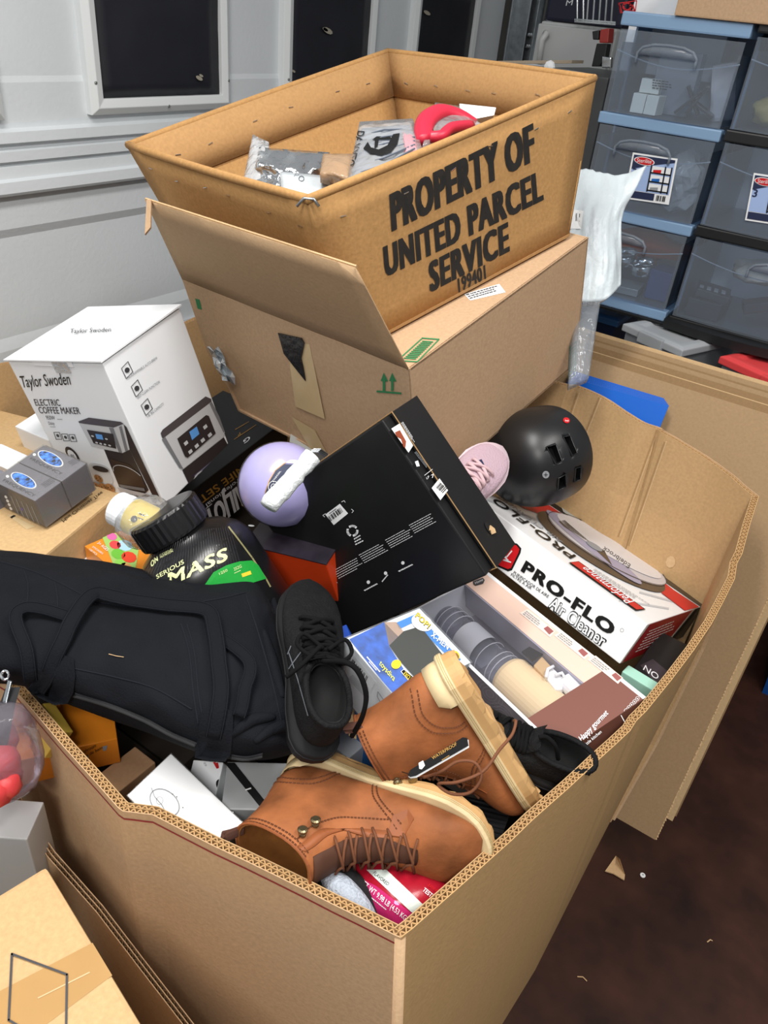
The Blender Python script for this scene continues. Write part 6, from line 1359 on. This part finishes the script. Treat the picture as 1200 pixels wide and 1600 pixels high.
def on(bv, x, y, off=.003):
    r = ray(x, y).normalized(); h = bv.ray_cast(CAM, r); 
    if h[0] is None: return Pz(x, y, .76)
    n_ = h[1] if h[1].dot(r) < 0 else -h[1]
    return h[0] + n_ * off
def ribbon(name, pts, wd, mt, parent, th=0.0025, k=5, lift=None):
    """flat webbing through (x, y, lift above the bag)"""
    c = cr1([(x, y, o_) for x, y, o_ in pts], k); ps = [on(bb, x, y, .003 + o_) for x, y, o_ in c]
    ps = [ps[0]] + [(ps[i - 1] + ps[i] * 2 + ps[i + 1]) / 4 for i in range(1, len(ps) - 1)] + [ps[-1]]
    b = MB(); rows = []
    for i, p in enumerate(ps):
        t_ = (ps[min(i + 1, len(ps) - 1)] - ps[max(i - 1, 0)]).normalized(); n_ = (CAM - p).normalized() * .6 + Vector((0, 0, .6)); n_ = (n_ - t_ * n_.dot(t_)).normalized(); s_ = t_.cross(n_) * wd / 2
        rows.append([p - s_, p - s_ * .5 + n_ * .0012, p + n_ * .0016, p + s_ * .5 + n_ * .0012, p + s_])
    b.grid(rows, thick=-(CAM - ps[0]).normalized() * th); o = b.obj(name, mt, parent, sm=True)
    for kx in (0, 4):
        b = MB(); b.tube([r[kx].lerp(r[2], .18) + (CAM - r[2]).normalized() * .0012 for r in rows], 0.0006, 4); b.obj('strap_stitch', SEAM, o)
    return o
ribbon('handle_strap', [(62, 1085, .002), (85, 1040, .004), (100, 1010, .010), (118, 975, .016), (138, 950, .018), (160, 943, .016), (210, 948, .010), (270, 955, .008), (318, 962, .010), (334, 985, .012), (342, 1040, .010), (345, 1090, .006), (335, 1150, .003)], .022, BAGS, bagt)
ribbon('handle_strap', [(52, 1058, .004), (45, 1020, .008), (32, 985, .014), (36, 966, .016), (62, 962, .012), (110, 968, .004)], .018, BAGS, bagt)
ribbon('handle_strap', [(345, 1000, .002), (368, 1020, .006), (386, 1050, .012), (382, 1085, .012), (372, 1120, .006)], .018, BAGS, bagt)
def patch(pts, off=.004, name='handle_patch', mt=BAGS):
    b = MB(); c = (sum(p[0] for p in pts) / len(pts), sum(p[1] for p in pts) / len(pts)); rows = [[on(bb, lerp(c[0], x, s_), lerp(c[1], y, s_), off) for x, y in pts] for s_ in (1, .66, .33, .05)]
    b.loft(rows, True, False, True); 
    return b.obj(name, mt, bagt, sm=True)
patch([(80, 1028), (100, 1024), (117, 1032), (120, 1055), (118, 1078), (105, 1100), (85, 1102), (60, 1090), (45, 1072), (62, 1050)], .005)
patch([(318, 1112), (342, 1105), (364, 1112), (366, 1140), (362, 1172), (352, 1190), (328, 1190), (304, 1184), (312, 1150)], .006)
for pts in ([(0, 878), (60, 896), (120, 925), (150, 945)], [(145, 940), (230, 950), (330, 938), (384, 926)], [(38, 893), (44, 915), (42, 950)], [(86, 910), (90, 935), (90, 955)], [(283, 975), (296, 1020), (302, 1080), (310, 1130)], [(292, 975), (304, 1020), (310, 1080), (316, 1115)], [(118, 1045), (180, 1058), (240, 1075), (300, 1108)], [(330, 945), (335, 990)], [(384, 930), (402, 985), (425, 1065), (440, 1130)]):
    b = MB(); c = cr1(pts, 8); b.tube([on(bb, x, y, .0006) for x, y in c], 0.0011, 5); b.obj('seam', SEAM, bo)
zp = cr1([(118, 1084), (170, 1100), (225, 1122), (270, 1146), (308, 1162)], 10); zp2 = cr1([(362, 1180), (385, 1183), (410, 1178)], 8)
for q in (zp, zp2):
    b = MB(); ps = [on(bb, x, y, .001) for x, y in q]; b.tube(ps, 0.006, 6, flat=.3, nrm=Vector((0, 0, 1))); zo = b.obj('zip', ZIP, bagt, sm=True)
    b = MB()
    for i in range(len(ps) - 1):
        for k in range(3):
            p = ps[i].lerp(ps[i + 1], k / 3) + (CAM - ps[i]).normalized() * .003; d = (ps[i + 1] - ps[i]).normalized(); b.box(p, d * .0009, Vector((0, 0, .0034)), (CAM - p).normalized() * .001)
    b.obj('zip_teeth', M('zip_teeth', '4A4D55', 0.35, 0.4), zo, kind='stuff')
# loose folded gusset at the right end
for k, pts in enumerate(([(425, 930), (438, 990), (452, 1050), (462, 1100)], [(412, 985), (428, 1040), (442, 1090)], [(398, 1160), (425, 1140), (455, 1135), (468, 1150)], [(360, 1150), (395, 1125), (430, 1120)])):
    c = cr1(pts, 6); b = MB(); b.tube([on(bb, x, y, -.001) for x, y in c], [0.004 + 0.005 * math.sin(math.pi * i / (len(c) - 1)) for i in range(len(c))], 8); b.obj('fold', BAG, bo, sm=True)
b = MB(); b.tube([on(bb, x, y, .002) for x, y in ((171, 1023), (182, 1026), (194, 1028))], 0.0006, 4); b.obj('lint_thread', K_EDGE, bo)

# ================================================================== red pouch, fuzzy slipper, ribbed pad
PCH = M('pouch_red', '9E1428', 0.25, bump=(30, 0.3)); PNK = M('pouch_pink', 'CC2F72', 0.2, 0.2)
Rp = [[(530, 1345, .66), (590, 1340, .68), (650, 1350, .68), (715, 1365, .67)], [(545, 1380, .665), (600, 1375, .69), (660, 1380, .69), (700, 1392, .675)], [(560, 1415, .66), (610, 1412, .685), (655, 1415, .685), (690, 1422, .67)], [(575, 1450, .64), (615, 1452, .66), (650, 1452, .66), (670, 1455, .65)]]
Gp = surf(Rp, 6, 6); ph = thing('food_pouch', Pz(620, 1400, .60), 'shiny red and pink food pouch printed with a net weight in the front corner', 'pouch')
b = MB(); b.grid(Gp, thick=(0.01, 0.01, -.05)); po = b.obj('pouch_body', PCH, ph, sm=True); z = Zm(320, 1170, 460 / 1200)
pr = Print(bvh=bvh_of(po), off=.0005); pr.poly(zl(z, [(560, 520), (620, 520), (700, 560), (870, 690), (830, 735), (720, 700), (640, 620)]), PNK, 0, 8); pr.poly(zl(z, [(660, 495), (740, 495), (910, 655), (870, 690), (760, 590)]), M('pouch_silver', 'C9D2CC', 0.35), 1, 8)
pr.text('FLAVORED', z(686, 512), z(745, 560), z(696, 502), DGREY, lay=2); pr.text('NET WT 9.98 LB (4.53 KG)', z(634, 548), z(820, 702), z(644, 528), INKW, 0.01, lay=2); pr.dashes(z(670, 600), z(740, 655), z(675, 593), INKW, 1, 2, 2); pr.text('TESTED', z(884, 580), z(936, 622), z(896, 566), INKW, 0.02, lay=2); pr.text('BANNED', z(906, 562), z(950, 592), z(914, 552), RED, lay=2)
pr.obj(po)
sk = thing('slipper', Pz(540, 1420, .60), 'black padded slipper with fuzzy pale grey top in the front corner', 'slipper')
cen = [(500, 1362, .645), (515, 1375, .66), (535, 1398, .665), (558, 1420, .66), (578, 1440, .65)]; cc = cr1([tuple(Pz(*c)) for c in cen], 5); n = len(cc)
b = MB(); b.tube([Vector(c) for c in cc], [0.012 + 0.022 * math.sin(math.pi * (0.15 + 0.7 * i / (n - 1))) for i in range(n)], 14, flat=.8); so = b.obj('padding', M('black_fleece', '111113', 0.95, bump=(200, 0.6)), sk, sm=True)
cen = [(510, 1370, .675), (525, 1382, .685), (545, 1405, .685), (565, 1428, .68), (580, 1446, .67)]; cc = cr1([tuple(Pz(*c)) for c in cen], 5); n = len(cc)
b = MB(); b.tube([Vector(c) for c in cc], [0.006 + 0.013 * math.sin(math.pi * (0.12 + 0.75 * i / (n - 1))) for i in range(n)], 12, flat=.8); b.obj('fuzzy_top', M('grey_fleece', 'AEB6C2', 0.95, nz=(200, 0.15), bump=(260, 0.9)), sk, sm=True)
rp = thing('ribbed_pad', Pz(760, 1280, .60), 'black ribbed rubber pad under the two boots', 'pad')
b = MB(); a = Pz(690, 1235, .655); c = Pz(800, 1262, .655); d = Pz(770, 1345, .655) - c; b.hexa([a, c, c + d, a + d] + [p - Vector((0, 0, .02)) for p in (a, c, c + d, a + d)]); b.obj('pad_base', BKS, rp)
for k in range(11):
    b = MB(); p = a + d * ((k + .5) / 11); b.tube([p, p + (c - a)], 0.0035, 6); b.obj('rib', BKS, rp, sm=True)

# ================================================================== bags inside the printed tote
def pillow(name, label, quad, d, thick, mt, seed, parent=None, n=10, amp=.006, cat='bag'):
    """a puffed bag over a pixel quad; d gives the distance of each corner"""
    q = [Pd(x, y, dd) for (x, y), dd in zip(quad, d)]; rows = []
    for i in range(n + 1):
        row = []
        for j in range(n + 1):
            u, v = j / n, i / n; p = q[0].lerp(q[1], u).lerp(q[3].lerp(q[2], u), v); k = (math.sin(math.pi * u) * math.sin(math.pi * v)) ** .6
            row.append(p + (CAM - p).normalized() * (thick * k + amp * noise.noise(Vector((u * 4 + seed, v * 4, seed))) + amp * .7 * noise.noise(Vector((u * 11 + seed, v * 11, seed)))))
        rows.append(row)
    b = MB(); b.grid(rows, thick=FWD * .012 + Vector((0, 0, -.01))); return b.obj(name, mt, parent, sm=True, label=label, cat=cat if parent is None else None)
FOIL = M('silver_foil', 'C8CBCE', 0.14, 0.9, bump=(28, 1.0))
pillow('foil_bag', 'crumpled silver foil bag at the left inside the printed tote', [(405, 230), (515, 238), (480, 310), (390, 300)], [1.36, 1.36, 1.28, 1.3], .03, FOIL, 1, amp=.022, n=18)
pillow('clear_bag', 'clear plastic bag over silver parts at the left tote wall', [(395, 210), (420, 222), (430, 310), (378, 290)], [1.40, 1.38, 1.3, 1.32], .02, film('bag_film2', 'D8DADC', 0.45, 0.1, (40, 1)), 2, amp=.008)
cb_ = pillow('clear_bag', 'pale printed plastic bag at the front corner inside the printed tote', [(438, 268), (525, 276), (520, 325), (440, 322)], [1.28, 1.28, 1.22, 1.24], .02, M('milky_bag', 'B9C0C4', 0.25, bump=(25, .8)), 3)
pr = Print(bvh=bvh_of(cb_)); pr.ring((471, 280), (4, 0), (0, 4), .8, DGREY, 1, 12); pr.text('Aa', (459, 277), (468, 274), (459, 271), GREY); pr.obj(cb_)
pillow('kraft_bag', 'brown wrapped packet between the foil bag and goggles bag', [(505, 240), (560, 240), (550, 285), (500, 270)], [1.28, 1.28, 1.22, 1.22], .02, M('brown_wrap', 'A08468', 0.25, bump=(50, 1)), 4)
gg = thing('goggles_bag', Pd(600, 270, 1.22), 'clear bag of grey goggles printed in black letters inside the tote', 'goggles')
pillow('goggle_pad', None, [(565, 200), (640, 195), (655, 240), (548, 285)], [1.32, 1.32, 1.24, 1.22], .012, M('goggle_grey', '727C8C', 0.5, bump=(60, .4)), 5, gg)
for k in range(6):
    b = MB(); b.tube([Pd(556 + 2 * k, 272 - 12 * k, 1.21 + .014 * k), Pd(600, 258 - 11 * k, 1.195 + .014 * k), Pd(648, 232 - 6 * k, 1.215 + .014 * k)], .0016, 5); b.obj('pad_rib', M('goggle_rib', '59626F', 0.5), gg)
go = pillow('bag_film', None, [(562, 190), (645, 185), (662, 240), (540, 295)], [1.31, 1.31, 1.22, 1.19], .022, film('bag_film3', 'E4E6E8', 0.68, 0.08, (30, .8)), 6, gg)
pr = Print(bvh=bvh_of(go), off=.001); pr.text('DANNTO', (560, 206), (543, 260), (571, 207), BLACK, .02); z = Zm(370, 150, 410 / 1200)
pr.poly(zl(z, [(620, 205), (640, 190), (700, 190), (715, 205)]), BLACK, 1, 6); pr.poly(zl(z, [(715, 180), (745, 175), (735, 225), (705, 262), (660, 278), (610, 268), (580, 245), (600, 215), (615, 240), (650, 250), (690, 230)]), BLACK, 1, 6); pr.poly(zl(z, [(632, 205), (650, 205), (645, 235), (630, 245)]), BLACK, 1, 6); pr.obj(go)
pillow('pink_pad', 'pink pad in clear film beside the grey goggles', [(628, 205), (648, 210), (652, 235), (632, 238)], [1.27, 1.27, 1.22, 1.22], .012, M('pink_pad', 'B98A92', .5), 7, cat='pad')
rg_ = thing('red_goggles', Pd(695, 215, 1.30), 'red goggles in a clear bag near the far tote wall', 'goggles')
RG = M('goggle_red', 'C2253F', 0.4)
pts = cr([Pd(665, 222, 1.26), Pd(662, 200, 1.28), Pd(672, 183, 1.30), Pd(692, 175, 1.33), Pd(718, 182, 1.35), Pd(740, 196, 1.36)], 5); b = MB(); b.tube(pts, .017, 10, flat=.7); b.obj('frame', RG, rg_, sm=True)
b = MB(); b.tube(cr([Pd(672, 214, 1.25), Pd(690, 212, 1.25), Pd(705, 200, 1.27), Pd(735, 196, 1.32)], 5), .009, 8); b.obj('frame', RG, rg_, sm=True)
pillow('lens', None, [(683, 188), (725, 188), (730, 205), (690, 212)], [1.31, 1.34, 1.31, 1.27], .006, M('goggle_lens', '8C7F86', .1, .3), 9, rg_)
go2 = pillow('bag_film', None, [(680, 160), (715, 165), (760, 200), (660, 228)], [1.36, 1.38, 1.33, 1.24], .022, film('bag_film4', 'E8E6E6', 0.76, 0.08, (30, .8)), 10, rg_)
pr = Print(bvh=bvh_of(go2), off=.001); pr.ell((672, 207), (5, 1), (-1, 6), BLACK); pr.line([(673, 190), (672, 200)], 3, BLACK); pr.obj(go2)
b = MB(); b.prism([Pd(x, y, 1.40) for x, y in ((718, 162), (775, 168), (772, 180), (720, 190))], FWD * .02); wbx = b.obj('white_packet', WHITE, None, label='white packet in the far corner of the printed tote', cat='packet')

# ================================================================== white mailer and clear bag beside the tote
ML = M('mailer_poly', 'C6D0D5', 0.38, bump=(30, 1.0)); mt_ = thing('poly_mailer', Pd(930, 470, 1.52), 'white poly mailer standing between the cartons and drawer tower', 'mailer')
Rm = [[(880, 262, 1.76), (915, 264, 1.76), (960, 274, 1.74), (1010, 260, 1.72)], [(876, 300, 1.74), (918, 300, 1.73), (960, 300, 1.72), (990, 300, 1.73)], [(870, 360, 1.72), (915, 350, 1.71), (948, 350, 1.705), (972, 340, 1.73)], [(868, 420, 1.71), (915, 410, 1.70), (950, 410, 1.695), (972, 400, 1.73)], [(866, 468, 1.71), (905, 472, 1.70), (945, 468, 1.70), (970, 445, 1.73)]]
rows = [cr1([tuple(Pd(*c)) for c in r], 8) for r in Rm]; cols = [cr1([r[j] for r in rows], 8) for j in range(len(rows[0]))]
Gm = [[Vector(cols[j][i]) for j in range(len(cols))] for i in range(len(cols[0]))]
for i, r in enumerate(Gm):
    for j, p in enumerate(r): r[j] = p - FWD * (0.010 * abs(noise.noise(Vector((j * .45, i * .10, 5)))) + 0.009 * noise.noise(Vector((j * .24, i * .07, 0))) + .005 * noise.noise(Vector((j * .7, i * .22, 3))))
b = MB(); b.grid(Gm, thick=FWD * .03); mo = b.obj('film', ML, mt_, sm=True)
pr = Print(bvh=bvh_of(mo)); pr.poly([(896, 328), (912, 330), (908, 358), (889, 358)], LABELW, 1); pr.bars((899, 346), (907, 347), (900, 334), BLACK, 6, 3, 2); pr.obj(mo)
pillow('clear_bag', 'clear plastic bag hanging below the white mailer', [(898, 470), (938, 472), (920, 590), (890, 602)], [1.69, 1.69, 1.64, 1.64], .012, film('bag_film5', 'DDE2E8', 0.82, 0.08, (30, 1)), 12)
